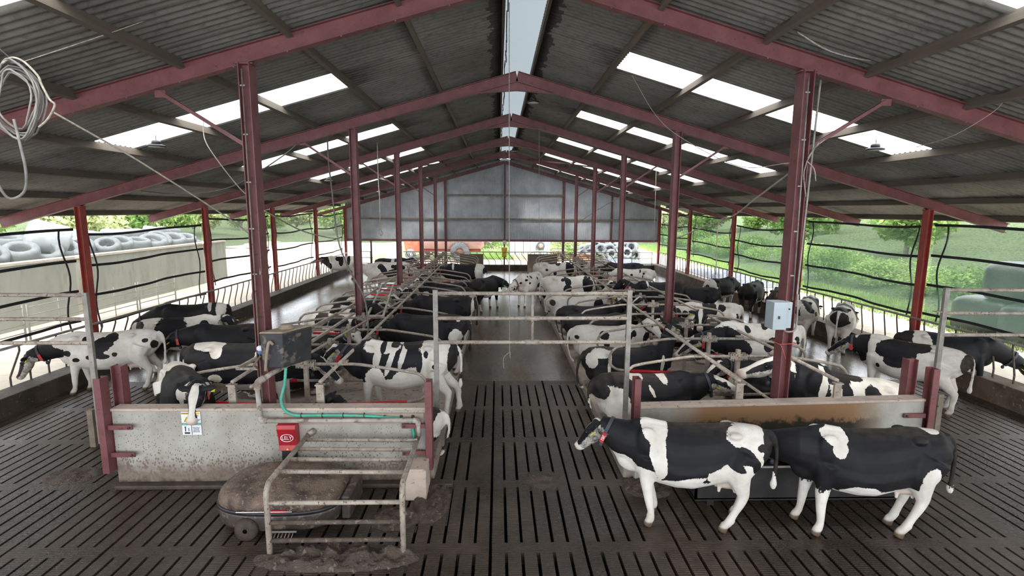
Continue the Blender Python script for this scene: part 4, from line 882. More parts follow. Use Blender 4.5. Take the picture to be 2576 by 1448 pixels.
# yellow bag and small box on the middle back post
t=thing('centre_back_post',(.45,YB-.6,.0),'slim grey post at the end of the central passage holding a yellow bag','post'); MB().tube([(0,0,.0),(0,0,2.35)],.05,8).build('shaft',galvm,t); MB().box((0,-.06,2.05),(.22,.1,.26)).build('white_box',mat('box_cream','#d9cfc6'),t)
t=thing('yellow_bag',(.45,YB-.78,1.35),'crumpled yellow bag tied on the post at the end of the central passage','bag')
ym=mat('yellow_plastic','#d9b821','#c9a015',6,.45,0,.6)
b=MB(); nn=20; lv=[(.19,.14,.35),(.21,.15,.30),(.16,.13,.05),(.15,.12,-.05),(.19,.13,-.25),(.17,.12,-.32)]
b.add([((a_+.015*math.sin(5*k+i))*math.cos(2*PI*k/nn),b_*math.sin(2*PI*k/nn),z+.02*math.sin(3*k)) for i,(a_,b_,z) in enumerate(lv) for k in range(nn)],[(i*nn+k,i*nn+(k+1)%nn,(i+1)*nn+(k+1)%nn,(i+1)*nn+k) for i in range(len(lv)-1) for k in range(nn)]+[tuple(range(nn))[::-1],tuple(range(5*nn,6*nn))],True); b.build('bag_body',ym,t)
MB().tube([(.165*math.cos(a),.135*math.sin(a),0) for a in np.linspace(0,2*PI,14,endpoint=False)],.012,5,closed=True).build('tie_cord',cablem,t)
t=thing('orange_twine',(4.71,8.34,2.18),'thin orange twine tied round the first right column with a loose end','twine'); om=mat('orange_twine','#c8604a')
MB().tube([(-.14,-.14,0),(.14,-.14,.01),(.14,.14,0),(-.14,.14,0)],.006,5,closed=True).build('loop',om,t); MB().tube([(-.13,-.15,0),(-.08,-.16,-.1),(-.03,-.16,-.24)],.005,5).build('loose_end',om,t)
# ================================================================ cows
def coat_mat():
    t=NT('holstein_coat'); at=t.n('Attribute',attribute_name='coat'); o=t.co.outputs['Object']
    n1=t.noise(11,6,.68); n2=t.noise(45,3,.6,stretch=(1,1,.55))
    ed=t.n('Attribute',attribute_name='edge').outputs['Fac']; nn_=t.math('ADD',t.math('MULTIPLY',t.math('SUBTRACT',n1,.5),.85),t.math('MULTIPLY',t.math('SUBTRACT',n2,.5),.28)); f=t.math('ADD',at.outputs['Fac'],t.math('MULTIPLY',nn_,ed))
    blk=t.ramp(f,[(.485,0),(.515,1)])
    d1=t.noise(2.2,5,.65)
    white=t.ramp(d1,[(.35,srgb('#e6e1d8')),(.65,srgb('#c9c1b3'))]); white=t.mix(t.ramp(n2,[(.6,0),(.75,.35)]),white,srgb('#a08f78'))
    black_=t.ramp(d1,[(.35,srgb('#101014')),(.7,srgb('#222123'))])
    c=t.mix(blk,white,black_)
    sk=t.n('Attribute',attribute_name='skin'); c=t.mix(sk.outputs['Fac'],c,srgb('#c79a8a'))
    mu=t.n('Attribute',attribute_name='muck'); mm=t.math('MULTIPLY',mu.outputs['Fac'],t.ramp(t.noise(7,5,.7),[(.35,.1),(.65,1)])); c=t.mix(mm,c,srgb('#6f5f4c'))
    ho=t.n('Attribute',attribute_name='hoof'); c=t.mix(ho.outputs['Fac'],c,srgb('#5c4c3c'))
    return t.bsdf(c,.6,0,n2,.12,.006,.25)
COAT=coat_mat()
tagm=mat('ear_tag_yellow','#d8d82e','#c9c624',8,.5); tagw=mat('ear_tag_pale','#e5e3c4'); colm=mat('collar_webbing','#3c4048','#2a2d34',9,.6); colr=mat('collar_red_tag','#c0262c','#a82028',8,.45); eyem=mat('cow_eye','#08080a','#0c0b0c',8,.1)
hornm=COAT
def nrm(v): return v/np.linalg.norm(v)
A3=lambda *a: np.array(a,float)
class Cow:
    # local frame: x towards the head, y to the cow's left, z up; feet at z = 0
    STAND=[(-.99,1.16,.05,.11),(-.93,1.16,.15,.20),(-.82,1.13,.235,.30),(-.66,1.09,.27,.36),(-.47,1.06,.285,.40),(-.25,1.02,.33,.40),(0,.98,.375,.43),(.22,.98,.375,.42),(.42,1.01,.33,.41),(.58,1.05,.27,.39),(.72,1.08,.215,.34),(.84,1.10,.17,.27),(.95,1.10,.11,.19)]
    def __init__(s,pose='stand',head=None,hdir=None,legs=None,side=1,seed=0,blobs=None,base='black',vox=.026,facew=1,muck=.2,tail=None,sock=.45,belly=1,wl=1,wb=1,neg=None,nz=0):
        s.pose=pose; s.rg=np.random.RandomState(seed); s.parts=MB(); s.side=side; L=pose=='lie'
        s.dz=-.56 if L else 0
        s.wide=1.16 if L else 1
        P=s.parts
        def loft(pts,n=16):
            # pts: (centre, halfwidth, halfheight, widthvec, upvec)
            vs=[];fs=[];m=len(pts)
            for c,a,b,wv,uv in pts:
                for k in range(n):
                    t=2*PI*k/n; ct,st=math.cos(t),math.sin(t)
                    vs.append(tuple(c+wv*a*ct+uv*b*st))
            for i in range(m-1):
                for k in range(n): fs.append((i*n+k,i*n+(k+1)%n,(i+1)*n+(k+1)%n,(i+1)*n+k))
            fs+=[tuple(range(n))[::-1],tuple(range((m-1)*n,m*n))]
            P.add(vs,fs)
        Y=A3(0,1,0);Z=A3(0,0,1)
        tor=[]
        for x,zc,w_,h in s.STAND:
            w2=w_*s.wide; h2=h*(1.0 if not L else .97)
            tor.append((A3(x,0,zc+s.dz+(.02 if L else 0)),w2,h2,Y,Z))
        # superelliptic trunk: two offset lofts give the pear-shaped barrel
        loft(tor,20)
        low=[(A3(x,0,zc+s.dz-.13*(1 if not L else .7)),w_*1.06*s.wide*(1.06 if L else 1)*wb,h*.76,Y,Z) for x,zc,w_,h in s.STAND[3:11]]
        loft(low,20)
        zt=1.44+s.dz
        # backbone ridge, hip bones, pin bones, shoulder blades
        P.tube([(-.9,0,zt-.13),(-.7,0,zt-.065),(-.45,0,zt-.045),(-.1,0,zt-.075),(.3,0,zt-.07),(.6,0,zt-.02),(.76,0,zt-.06)],[.05,.06,.06,.055,.06,.065,.07],8)
        for q in (-1,1):
            P.sph((-.48,q*.215,zt-.085),(.10,.07,.05),8); P.sph((-.90,q*.12,zt-.20),(.07,.05,.06),8); P.sph((-.70,q*.18,zt-.30),(.22,.10,.20),10)
            P.sph((.56,q*.19*s.wide,zt-.30),(.17,.09,.28),10,(0,.25,0))
        # neck and head
        head=A3(*(head or ((1.42,0,1.42) if not L else (1.25,0,1.12))))
        if L and False: pass
        hd=nrm(A3(*(hdir or (.75,0,-.62))))
        s.head=head; s.hd=hd
        n0=A3(.60,0,1.12+s.dz+nz*.5); n1=A3(.86,0,1.15+s.dz+nz); 
        mid=(n1+head)/2+A3(0,0,.02)
        cl=[n0,n1,mid,head-hd*.02]; 
        pts=[];prs=[(.235,.31),(.19,.275),(.14,.205),(.105,.145)]
        for i,c in enumerate(cl):
            d=nrm(cl[min(i+1,3)]-cl[max(i-1,0)]); wv=nrm(np.cross(Z,d)) if abs(d[2])<.98 else Y; uv=np.cross(d,wv); pts.append((c,prs[i][0],prs[i][1],wv,uv))
        # denser by interpolation
        dense=[]
        for i in range(len(pts)-1):
            for f in (0,.33,.66): dense.append(tuple(pts[i][j]*(1-f)+pts[i+1][j]*f for j in range(5)))
        dense.append(pts[-1]); loft(dense,16); s.neck=(n1,mid,head)
        # dewlap / brisket
        P.sph((.74,0,.90+s.dz),(.23,.13,.22),12,(0,-.5,0))
        dn=nrm(head-n1); lo=A3(0,0,-.17); P.tube([tuple(A3(.80,0,.80+s.dz)),tuple(A3(.93,0,.95+s.dz)),tuple(n1*.5+head*.5+lo*.9),tuple(head-dn*.12+lo*.7)],[.10,.07,.05,.03],8)
        # head frame
        wv=np.cross(Z,hd); wv=nrm(wv) if np.linalg.norm(wv)>.2 else Y; uv=np.cross(hd,wv); s.hw=wv; s.hu=uv
        H=lambda a,b,c: head+hd*a+wv*b+uv*c
        hp=[(-.06,.06,.05,.0),(-.02,.095,.09,.0),(.06,.115,.115,-.015),(.14,.118,.125,-.025),(.22,.10,.12,-.03),(.30,.078,.10,-.03),(.38,.068,.085,-.03),(.45,.072,.078,-.03),(.50,.075,.07,-.03),(.54,.055,.045,-.03)]
        loft([(H(a,0,d_),b,c,wv,uv) for a,b,c,d_ in hp],14)
        for q in (-1,1):
            P.sph(tuple(H(.13,q*.10,.045)),.035,8)                                   # brow
            P.sph(tuple(H(.49,q*.042,.015)),.03,8)                                    # nostril wing
            e0=H(.0,q*.09,.02); e1=H(-.03,q*.27,-.0+.01); 
            ev=nrm(e1-e0); fv=nrm(np.cross(ev,uv)); 
            loft([(e0*(1-f)+e1*f,a,b,fv,np.cross(ev,fv)) for f,a,b in ((0,.03,.026),(.25,.05,.028),(.55,.065,.026),(.85,.045,.022),(1.02,.016,.015))],10)
        P.sph(tuple(H(-.03,0,.06)),(.06,.06,.05),8)
        s.ears=[(H(-.02,q*.20,-.035),q) for q in (-1,1)]
        # legs
        s.feet=[]; s.legseg=[]
        def leg(pts,rad):
            b=bez([Vector(p) for p in pts],4); n=len(b); idx=np.linspace(0,len(rad)-1,n); rr=np.interp(idx,range(len(rad)),rad)
            P.tube(b,list(rr),10)
        if not L:
            rr_=s.rg.uniform(-.13,.13,8); lg=legs or dict(fl=(rr_[0],0),fr=(rr_[1],0),rl=(rr_[2],0),rr=(rr_[3],0))
            for nm,q in (('fl',1),('fr',-1)):
                dx,dy=lg.get(nm,(0,0)); y=q*.16
                leg([(.56,q*.17,1.0),(.60+dx*.15,y*1.05,.80),(.62+dx*.55,y+dy*.5,.46),(.61+dx*.85,y+dy*.85,.20),(.63+dx,y+dy,.09)],[.145,.115,.066,.046,.052])
                f=(.66+dx,y+dy,.05); P.tube([(f[0]-.02,f[1],.12),(f[0]-.01,f[1],.06),(f[0]+.015,f[1],.002)],[.048,.058,.066],10); s.feet.append(f)
                P.sph((.62+dx*.55,y+dy*.5,.46),.062,8); P.sph((.62+dx*.86,y+dy*.86,.15),.052,8)
            for nm,q in (('rl',1),('rr',-1)):
                dx,dy=lg.get(nm,(0,0)); y=q*.19
                leg([(-.66,q*.17,1.10),(-.58+dx*.1,q*.20,.86),(-.70+dx*.35,y+dy*.3,.64),(-.80+dx*.6,y+dy*.5,.49),(-.77+dx*.8,y+dy*.8,.28),(-.74+dx,y+dy,.10)],[.22,.18,.110,.068,.050,.055])
                f=(-.69+dx,y+dy,.05); P.tube([(f[0]-.03,f[1],.12),(f[0]-.015,f[1],.06),(f[0]+.01,f[1],.002)],[.05,.058,.068],10); s.feet.append(f)
                P.sph((-.83+dx*.6,y+dy*.5,.515),(.05,.045,.06),8); P.sph((-.75+dx*.86,y+dy*.86,.16),.054,8)
            s.ud=A3(-.48,0,.70); P.sph(tuple(s.ud),(.24,.17,.19),12)
            for ax in (-.1,.1):
                for q in (-1,1): P.tube([(-.46+ax,q*.07,.58),(-.46+ax,q*.075,.47)],[.028,.022],8)
            P.tube(bez([(-.93,0,1.36),(-1.02,0,1.28),(-1.06,.01,1.05),(-1.05,.02,.72),(-1.04,.03,.55)] if tail is None else tail,4),list(np.interp(range(17),[0,4,12,14,16],[.045,.036,.027,.05,.03])),8)
        else:
            q=side
            # folded hind legs: near thigh lies flat, feet forward
            for e,sc_ in ((q,1),(-q,.9)):
                P.sph((-.50,e*.30,.30),(.34,.16,.25),12,(0,.25,0))
                leg([(-.45,e*.36,.34),(-.22,e*.42,.20),(-.40,e*.50,.10),(-.62,e*.50,.08)] if e==q else [(-.45,e*.30,.34),(-.2,e*.38,.24),(-.35,e*.44,.12),(-.5,e*.42,.09)],[.16,.11,.07,.06])
                leg([(-.62,e*.50,.08),(-.45,e*.56,.06),(-.25,e*.58,.05)] if e==q else [(-.5,e*.42,.09),(-.35,e*.47,.07),(-.2,e*.48,.06)],[.055,.042,.05])
            f=(-.20,q*.58,.05); P.sph(f,(.07,.05,.045),8); s.feet.append(f)
            for e in (-1,1):
                leg([(.60,e*.20,.42),(.80,e*.22,.20),(.98,e*.20,.10)],[.13,.09,.065]); leg([(.98,e*.20,.10),(.82,e*.24,.05),(.66,e*.25,.045)],[.058,.045,.045]); f=(.62,e*.25,.045); P.sph(f,(.07,.045,.04),8); s.feet.append(f)
            P.sph((-.05,0,.36),(.80,.47,.33),14); P.sph((-.55,0,.40),(.36,.36,.32),12)
            P.sph((.62,0,.36),(.3,.27,.27),12)
            s.ud=A3(-.55,q*.30,.13); P.sph(tuple(s.ud),(.22,.14,.12),10)
            P.tube(bez([(-.93,0,.80),(-1.04,0,.68),(-1.06,q*.05,.4),(-1.0,q*.2,.12),(-.95,q*.4,.07)] if tail is None else tail,4),list(np.interp(range(17),[0,4,12,14,16],[.045,.036,.027,.045,.03])),8)
        o=P.build('cow_body',None); fixn(o)
        rm=o.modifiers.new('r','REMESH'); rm.mode='VOXEL'; rm.voxel_size=vox; rm.use_smooth_shade=True
        sm=o.modifiers.new('s','SMOOTH'); sm.factor=.5; sm.iterations=max(2,int(.11/vox))
        dg=bpy.context.evaluated_depsgraph_get(); me=bpy.data.meshes.new_from_object(o.evaluated_get(dg)); bpy.data.objects.remove(o)
        me.materials.clear(); me.materials.append(COAT); s.me=me
        nv=len(me.vertices); co=np.empty(nv*3); me.vertices.foreach_get('co',co); co=co.reshape(-1,3)
        x,y,z=co[:,0],co[:,1],co[:,2]-s.dz
        rg=s.rg
        def attr(n,v):
            a=me.attributes.new(n,'FLOAT','POINT'); a.data.foreach_set('value',np.clip(v,0,1).astype(np.float32))
        # which vertices belong to the head, neck, legs
        hx=(co-head)@hd; hy=(co-head)@wv; hz=(co-head)@uv
        inhead=(hx>-.10)&(hx<.6)&(np.abs(hy)<.3)&(np.abs(hz)<.2)&(np.linalg.norm(co-(head+hd*.22),axis=1)<.42)
        val=np.full(nv,-1.)
        def blobf(bl):
            v=np.full(nv,-2.)
            for b in bl:
                cx,cz,rx,rz_=b[:4]; sd=b[4] if len(b)>4 else 0; ang=b[5] if len(b)>5 else 0
                dx,dz_=x-cx,z-cz; ca,sa=math.cos(ang),math.sin(ang); u=(dx*ca+dz_*sa)/rx; w_=(-dx*sa+dz_*ca)/rz_
                g=(1-np.sqrt(u*u+w_*w_))*min(1,min(rx,rz_)/.13+.25)
                if sd: g=np.minimum(g,(y*sd+.03)*6)
                v=np.maximum(v,g)
            return v
        if blobs is None:
            k=6; bl=[(rg.uniform(-.95,.9),rg.uniform(.75,1.45),rg.uniform(.13,.38),rg.uniform(.14,.36),rg.choice([-1,0,1]),rg.uniform(-.8,.8)) for _ in range(k)]
            blobs=bl
        v=blobf(blobs)
        black=.5+v*1.6 if base=='white' else .5-v*1.6
        if neg:
            v2=blobf(neg); black=np.maximum(black,.5+v2*1.6) if base!='white' else np.minimum(black,.5-v2*1.6)
        # white legs below the knee, white belly line for black cows
        if wl:
            legw=np.where((z<.74)|(np.abs(x)>.5)&(z<.66+.0*sock),(min(sock,.72)+.10*rg.rand()-z)*2.2,-1) if not L else (.12+.56-z)*3
            black=np.minimum(black,.5-np.clip(legw,-1,1)*1.0)
            if not L: black=np.where((z<.78)&(np.abs(x+.1)<.5),np.minimum(black,.5+(z-.70)*6),black)
        # head
        if facew is not None:
            blaze=(facew*.055+.012*np.sin(hx*14)-np.abs(hy))*9*(hz>-.02)
            hb=.5-np.clip(blaze,-.6,.6) if facew<3 else np.full(nv,0.)
            muzz=(hx-.44)*6; hb=np.minimum(hb,.5-np.clip(muzz,-.5,.5)) if facew>0 else hb
            black=np.where(inhead,hb,black)
        if base=='white' and facew is not None and facew<3:
            pass
        attr('coat',black*1.0); attr('edge',np.where(inhead,.10,1.0))
        skin=np.clip(1.3-np.linalg.norm((co-s.ud)/A3(.27,.20,.24),axis=1)*1.15,0,1)*(z<.8+0*z if not L else (co[:,2]<.3))
        skin=np.maximum(skin,np.clip((hx-.47)*14,0,1)*inhead*.8)
        attr('skin',skin)
        mk=np.clip((.55-z)*1.4,0,1)*muck*1.5 if not L else np.clip((.30-co[:,2])*3,0,1)*.6
        mk=np.maximum(mk,np.clip((-.62-x)*2.2,0,1)*muck); mk=np.maximum(mk,np.clip((z-1.33)*6,0,1)*.5*(x<.35)*(rg.rand()>.25)) 
        attr('muck',np.clip(mk,0,.85)*(~inhead))
        hf=np.zeros(nv)
        for f in s.feet: hf=np.maximum(hf,(np.linalg.norm(co-A3(*f),axis=1)<.11)*np.clip((.085-co[:,2])*40,0,1))
        attr('hoof',hf)
def cowobj(name_label,loc,hdg,cow,bed=0,scale=1,collar=1,tags=1,group=None,detail=1,number=None):
    t=thing('cow',(loc[0],loc[1],bed),name_label,'cow',group,rz=R(hdg)); t.scale=(scale,)*3 if not hasattr(scale,'__len__') else scale
    o=bpy.data.objects.new('body',cow.me); COL.objects.link(o); o.parent=t
    n1,mid,hd_=cow.neck; 
    if detail:
        for q in (-1,1):
            p=cow.head+cow.hd*.155+cow.hw*q*.103+cow.hu*.025; MB().sph(tuple(p),.024,8).build('eye',eyem,t)
        if tags:
            for e,q in cow.ears:
                ev=cow.hw*q; b=MB(); c=e-cow.hu*.03+cow.hd*.02
                u_=Vector(cow.hw)*.026; v_=Vector(cow.hd)*.032; w_=Vector(cow.hu)*.006; C_=Vector(c)
                b.add([C_+u_*a+v_*bb*(1 if a*0+bb>0 else .9)+w_*cc for a in (-1,1) for bb in (-1,1) for cc in (-1,1)],[(0,1,3,2),(4,6,7,5),(0,4,5,1),(2,3,7,6),(0,2,6,4),(1,5,7,3)])
                b.build('ear_tag',tagw if (tags==2 and q<0) else tagm,t)
        if collar:
            d=nrm(hd_-n1); c=n1*.08+mid*.55+hd_*.37; wv=np.cross(A3(0,0,1),d); wv=nrm(wv); uv=np.cross(d,wv); a_,b_=.142,.195
            ring=[tuple(c+wv*a_*math.cos(a)+uv*b_*math.sin(a)) for a in np.linspace(0,2*PI,22,endpoint=False)]
            k=MB(); n=len(ring)
            for i in range(n): k.bar(ring[i],ring[(i+1)%n],.012,.045,up=tuple(d)) if 0 else None
            vs=[];
            for i in range(n):
                r0=Vector(ring[i]); rd=(r0-Vector(c)).normalized()
                for (dr,dd) in ((0,-.022),(.012,-.022),(.012,.022),(0,.022)): vs.append(r0+rd*dr+Vector(d)*dd)
            fs=[(i*4+j,i*4+(j+1)%4,((i+1)%n)*4+(j+1)%4,((i+1)%n)*4+j) for i in range(n) for j in range(4)]
            k.add(vs,fs); k.build('collar',colm,t)
            ang=R(-20)
            for q in ((1,-1) if collar==2 else (1,)) if 1 else ():
                ca=c+wv*q*(a_+.014)*math.cos(ang)+uv*(b_+.014)*math.sin(ang)
                k=MB(); U=Vector(d)*.028; V_=Vector(uv)*.075; Wn=Vector(wv)*.008*q; C_=Vector(ca)
                k.add([C_+U*a+V_*bb+Wn*cc for a in (-1,1) for bb in (-1,1) for cc in (-1,1)],[(0,1,3,2),(4,6,7,5),(0,4,5,1),(2,3,7,6),(0,2,6,4),(1,5,7,3)])
                tg=k.build('number_tag',colr,t)
                if number:
                    nm_=text(number,'digits',.055,(0,0,0),sw,None,ext=.001); 
                    zx=-Vector(uv); zy=Vector(d)*(q); zz=zx.cross(zy); 
                    mm=Matrix((zx,zy,zz)).transposed().to_4x4(); 
                    if zz.dot(Vector(wv)*q)<0: mm=Matrix((zx,-zy,-zz)).transposed().to_4x4()
                    mm.translation=C_+Vector(wv)*q*.010; nm_.matrix_world=mm; nm_.parent=tg; tg['label']='red collar tag with white digits'
            MB().sph(tuple(c-uv*(b_+.05)),(.035,.03,.045),8).build('collar_weight',colm,t)
    return t
S='stand';L_='lie'
def C(lab,x,y,h,pose='stand',bed=0,sc_=1.0,grp=None,collar=1,tags=1,detail=1,number=None,**k):
    k.setdefault('vox',.024 if y<11 else (.030 if y<18 else .042))
    sc_=sc_ if hasattr(sc_,'__len__') else (sc_,)*3
    if pose=='lie' and 'just behind' not in lab and 'speckled' not in lab: sc_=(sc_[0]*1.05,sc_[1]*1.06,sc_[2]*1.10)
    elif bed>0 and pose=='stand': sc_=(sc_[0]*1.03,sc_[1]*1.04,sc_[2]*1.05); bed=BED; k['nz']=-.13; x+=(.12 if h>90 else -.12)*(1 if x<0 or h>90 else 1)*(-1 if (x>4 and h>90) else 1)
    return cowobj(lab,(x,y),h,Cow(pose,**k),bed,sc_,collar,tags,grp,detail,number)
# ---- the two at the front right
C('black cow with white shoulder patch and white rump, turning her head in the central passage',2.68,6.82,172,seed=1,vox=.018,sc_=(1.06,1.0,1.0),head=(1.20,-.10,1.28),hdir=(.42,-.30,-.62),
  legs=dict(fl=(-.12,.06),fr=(-.22,.0),rl=(.30,.05),rr=(.06,.0)),number='282',facew=.6,
  blobs=[(.50,1.40,.17,.17),(.47,1.15,.10,.28),(.42,.92,.07,.2),(-.70,1.34,.32,.15),(-.76,1.12,.15,.22),(-.55,.86,.28,.16),(-.35,.82,.22,.12),(.95,.80,.24,.18),(.66,.74,.2,.12),(.2,.70,.35,.07,0,-.3),(-.80,.7,.25,.3)],neg=[(-.62,1.12,.13,.08,0,.7),(-.95,1.15,.13,.38),(-.48,.99,.12,.06,0,.5),(-.72,1.0,.05,.10),(-.80,1.22,.06,.05),(-.38,1.12,.10,.10),(-.80,.93,.05,.06)],sock=.8)
C('nearly all black cow with a white shoulder mark drinking at the steel trough',5.02,6.60,176,seed=2,vox=.018,sc_=(1.06,1.0,1.0),head=(1.30,-.42,.98),hdir=(.45,-.55,-.70),
  legs=dict(fl=(.02,.06),fr=(.12,.0),rl=(.34,.02),rr=(.30,.1)),number='24',facew=None,blobs=[(.52,1.38,.16,.10),(.50,1.25,.09,.13),(-.72,1.46,.12,.05),(.22,.66,.22,.12),(-.58,.80,.12,.25),(-.3,.66,.3,.06)],sock=.62,muck=.15)
# ---- left side of the hall
C('black and white cow resting her muzzle over the speckled wall beside the safety sign',-5.62,9.26,-49,seed=3,vox=.02,sc_=(1.0,1.05,1.0),head=(1.52,-.10,1.50),hdir=(.42,-.30,-.86),facew=1.0,tags=2,
  blobs=[(-.62,1.25,.26,.36),(.95,1.35,.24,.14),(.80,1.25,.12,.2),(-.95,1.1,.2,.3)],legs=dict(fl=(-.1,0),fr=(.05,0)))
C('white cow with dark blotches feeding head down through the left barrier beside the gate post',-9.15,12.35,196,seed=4,vox=.021,sc_=(1.05,1,1.0),head=(1.50,.02,.92),hdir=(.45,-.05,-.85),base='white',facew=0,
  blobs=[(.05,1.18,.17,.16,1),(.12,1.02,.11,.14,1),(-.12,1.32,.13,.09,1),(-.05,1.22,.12,.12,1),(.32,1.30,.12,.08,1),(.02,.92,.12,.06,1),(.28,.92,.07,.05,1),(-.18,.95,.05,.05,1),(.74,1.0,.09,.07,1),(.55,.86,.08,.05,1),(-.75,1.22,.06,.05,1),(-.9,1.1,.06,.1,1),(1.30,1.0,.38,.30),(1.02,1.02,.24,.14)],sock=.6,legs=dict(fl=(.08,0),fr=(-.12,0),rl=(.05,0),rr=(-.1,0)))
C('white cow with one large black flank patch and black head, behind the blotched white cow',-8.5,14.0,22,seed=5,vox=.022,head=(1.22,-.14,1.30),hdir=(.35,-.62,-.55),base='white',facew=0,
  blobs=[(-.15,1.10,.38,.42,-1),(.0,.95,.3,.2,-1),(.60,1.22,.12,.13,-1),(-.85,1.3,.1,.1)],muck=.3)
C('black cow with a white rump feeding at the left barrier behind the large-patched white cow',-9.3,16.0,200,seed=6,head=(1.50,0,.85),hdir=(.4,0,-.85),facew=None,blobs=[(-.80,1.30,.14,.3),(-.5,1.4,.05,.2)])
C('dark plain black cow standing in the left passage behind the patched black cow',-6.75,13.1,184,seed=7,facew=None,head=(1.35,.1,1.1),blobs=[(3,3,.1,.1)],wb=.95)
C('black cow with a white saddle streak entering the first left cubicle from the feed passage',-4.95,10.28,3,seed=8,vox=.022,sc_=(1.08,1,1),bed=.10,head=(1.40,-.12,1.05),hdir=(.7,-.1,-.7),facew=.5,
  blobs=[(-.52,1.42,.26,.09,-1),(-.35,1.30,.10,.10,-1),(.42,1.22,.09,.13,-1,.5),(-.7,.88,.3,.06,-1,-.5),(-.35,.84,.12,.08,-1)],sock=.75)
# ---- left block, central passage side
C('large mottled black and white cow standing in the left block just behind the first divider',-2.0,10.25,179,seed=9,vox=.019,bed=.12,sc_=(1.05,1,1.02),base='black',head=(1.26,-.06,1.26),hdir=(.62,-.1,-.62),facew=1.2,wb=1.05,
  blobs=[(-.72,1.12,.42,.46),(.35,1.38,.34,.12),(.42,1.2,.07,.25,0,.2),(.18,1.15,.05,.30,0,.3),(-.05,1.28,.05,.3,0,.25),(-.28,1.42,.3,.06),(-.30,.85,.42,.18),(.45,.80,.2,.22),(.1,.72,.3,.12)],neg=[(-.93,1.05,.10,.42),(-.45,1.25,.04,.07),(-.62,1.05,.05,.05),(-.33,1.12,.06,.2),(.33,1.36,.05,.10),(.12,1.40,.08,.05),(-.2,1.42,.18,.10)],sock=.8,legs=dict(fl=(.05,0),fr=(-.15,0),rl=(-.05,0),rr=(-.28,0)))
C('black cow lying behind the speckled wall with two yellow ear tags showing over the coping',-1.85,8.78,178,L_,BED,seed=10,sc_=(.95,1,.82),head=(1.08,.0,1.10),hdir=(.80,.1,-.5),facew=None,blobs=[(-.95,1.1,.16,.3)],sock=.4)
C('big black cow with a whitish thigh standing behind the large mottled cow',-1.9,13.1,178,seed=11,bed=.14,head=(1.35,0,1.15),facew=None,wb=1.08,blobs=[(-.72,.95,.16,.20),(-.78,1.35,.05,.04)],vox=.024)
C('greyish black cow with a small white rump spot lying beside the big black cow',-2.15,14.5,180,L_,BED,seed=12,sc_=(1.05,1,1.18),facew=None,blobs=[(-.72,1.40,.14,.05)])
C('black cow with white tail line standing third in the left block passage side',-1.85,16.0,180,seed=13,bed=.12,facew=None,head=(1.35,0,1.1),blobs=[(-.93,1.0,.05,.4)],wb=1.05)
C('black lying cow with white face marks in the left block under the fifth divider',-2.0,18.9,178,L_,BED,seed=14,facew=1.2,blobs=[(.5,1.38,.2,.1)])
C('black lying cow beside a red sleeve in the middle of the left block',-2.0,21.6,178,L_,BED,seed=15,facew=2.2,blobs=[(-.9,1.0,.2,.2),(.9,1.2,.15,.1)])
C('black lying cow with a whitish rump farther along the left block',-2.0,23.1,181,L_,BED,seed=16,facew=1,blobs=[(-.95,1.0,.25,.3)])
C('dark cow with white hindquarters and a black thigh patch standing far along the left block',-1.75,25.9,180,seed=17,bed=.1,facew=None,head=(1.3,0,1.2),blobs=[(-.72,1.1,.24,.5),(.55,1.35,.05,.2)],neg=[(-.98,1.12,.13,.17)],sock=.8)
# left block, feed passage side
C('black cow with a white muzzle lying near the centre posts of the left block',-4.95,13.05,2,L_,BED,seed=18,head=(1.25,-.05,1.0),hdir=(.55,-.45,-.6),facew=2.6,blobs=[(.75,1.25,.12,.15),(-.1,1.35,.2,.05)],vox=.026)
C('black cow lying second from the front on the left block feed side',-4.95,11.7,2,L_,BED,seed=19,head=(1.2,-.05,.95),facew=1.2,blobs=[(.5,1.4,.12,.12),(-.8,1.3,.2,.1)],vox=.026)
C('mottled cow lying with her head by the ladder frame on the left block',-4.8,16.0,2,L_,BED,seed=20,facew=1.6,base='white',blobs=[(.0,1.2,.3,.2),(-.5,1.3,.2,.2),(.5,1.2,.15,.2),(.9,1.3,.12,.2)])
C('mottled cow lying under the pale ladder frame on the left block',-4.8,17.4,2,L_,BED,seed=21,facew=1.6,base='white',blobs=[(.1,1.2,.2,.2),(-.5,1.2,.2,.3),(.45,1.35,.2,.12)])
C('black cow lying by the second left column with a white streaked face',-4.9,19.0,0,L_,BED,seed=22,facew=1.5,blobs=[(-.2,1.4,.3,.08)])
C('dirty white cow with slanting black bands at the far feed side of the left block',-5.5,26.0,8,seed=23,bed=.05,base='white',facew=None,wb=1.15,head=(1.3,0,1.1),blobs=[(.0,1.15,.14,.3,0,.6),(-.15,1.3,.14,.12),(.35,1.0,.25,.16,0,.5),(.45,1.3,.12,.08),(.75,1.25,.25,.2),(.6,1.05,.2,.2)])
C('pale grey-white cow standing between two darker cows at the far left',-6.0,29.3,5,seed=24,base='white',facew=None,head=(1.3,0,1.1),blobs=[(.6,1.1,.2,.2),(.3,1.0,.2,.1)])
C('black cow with a white band and yellow ear tag standing farthest at the left back',-6.3,31.5,3,seed=25,facew=1,blobs=[(.05,1.2,.1,.4),(-.5,1.1,.25,.15)],head=(1.3,0,1.35))
C('black and white cow reaching through the far left feed barrier by the fourth curtain',-9.75,32.9,186,seed=26,facew=0,head=(1.35,0,1.22),hdir=(.85,0,-.3),base='white',blobs=[(-.05,1.15,.14,.32),(.1,1.3,.2,.15),(.85,1.12,.2,.3),(1.2,1.2,.35,.3),(-.5,1.2,.1,.3),(.65,.85,.15,.2)],wb=.92)
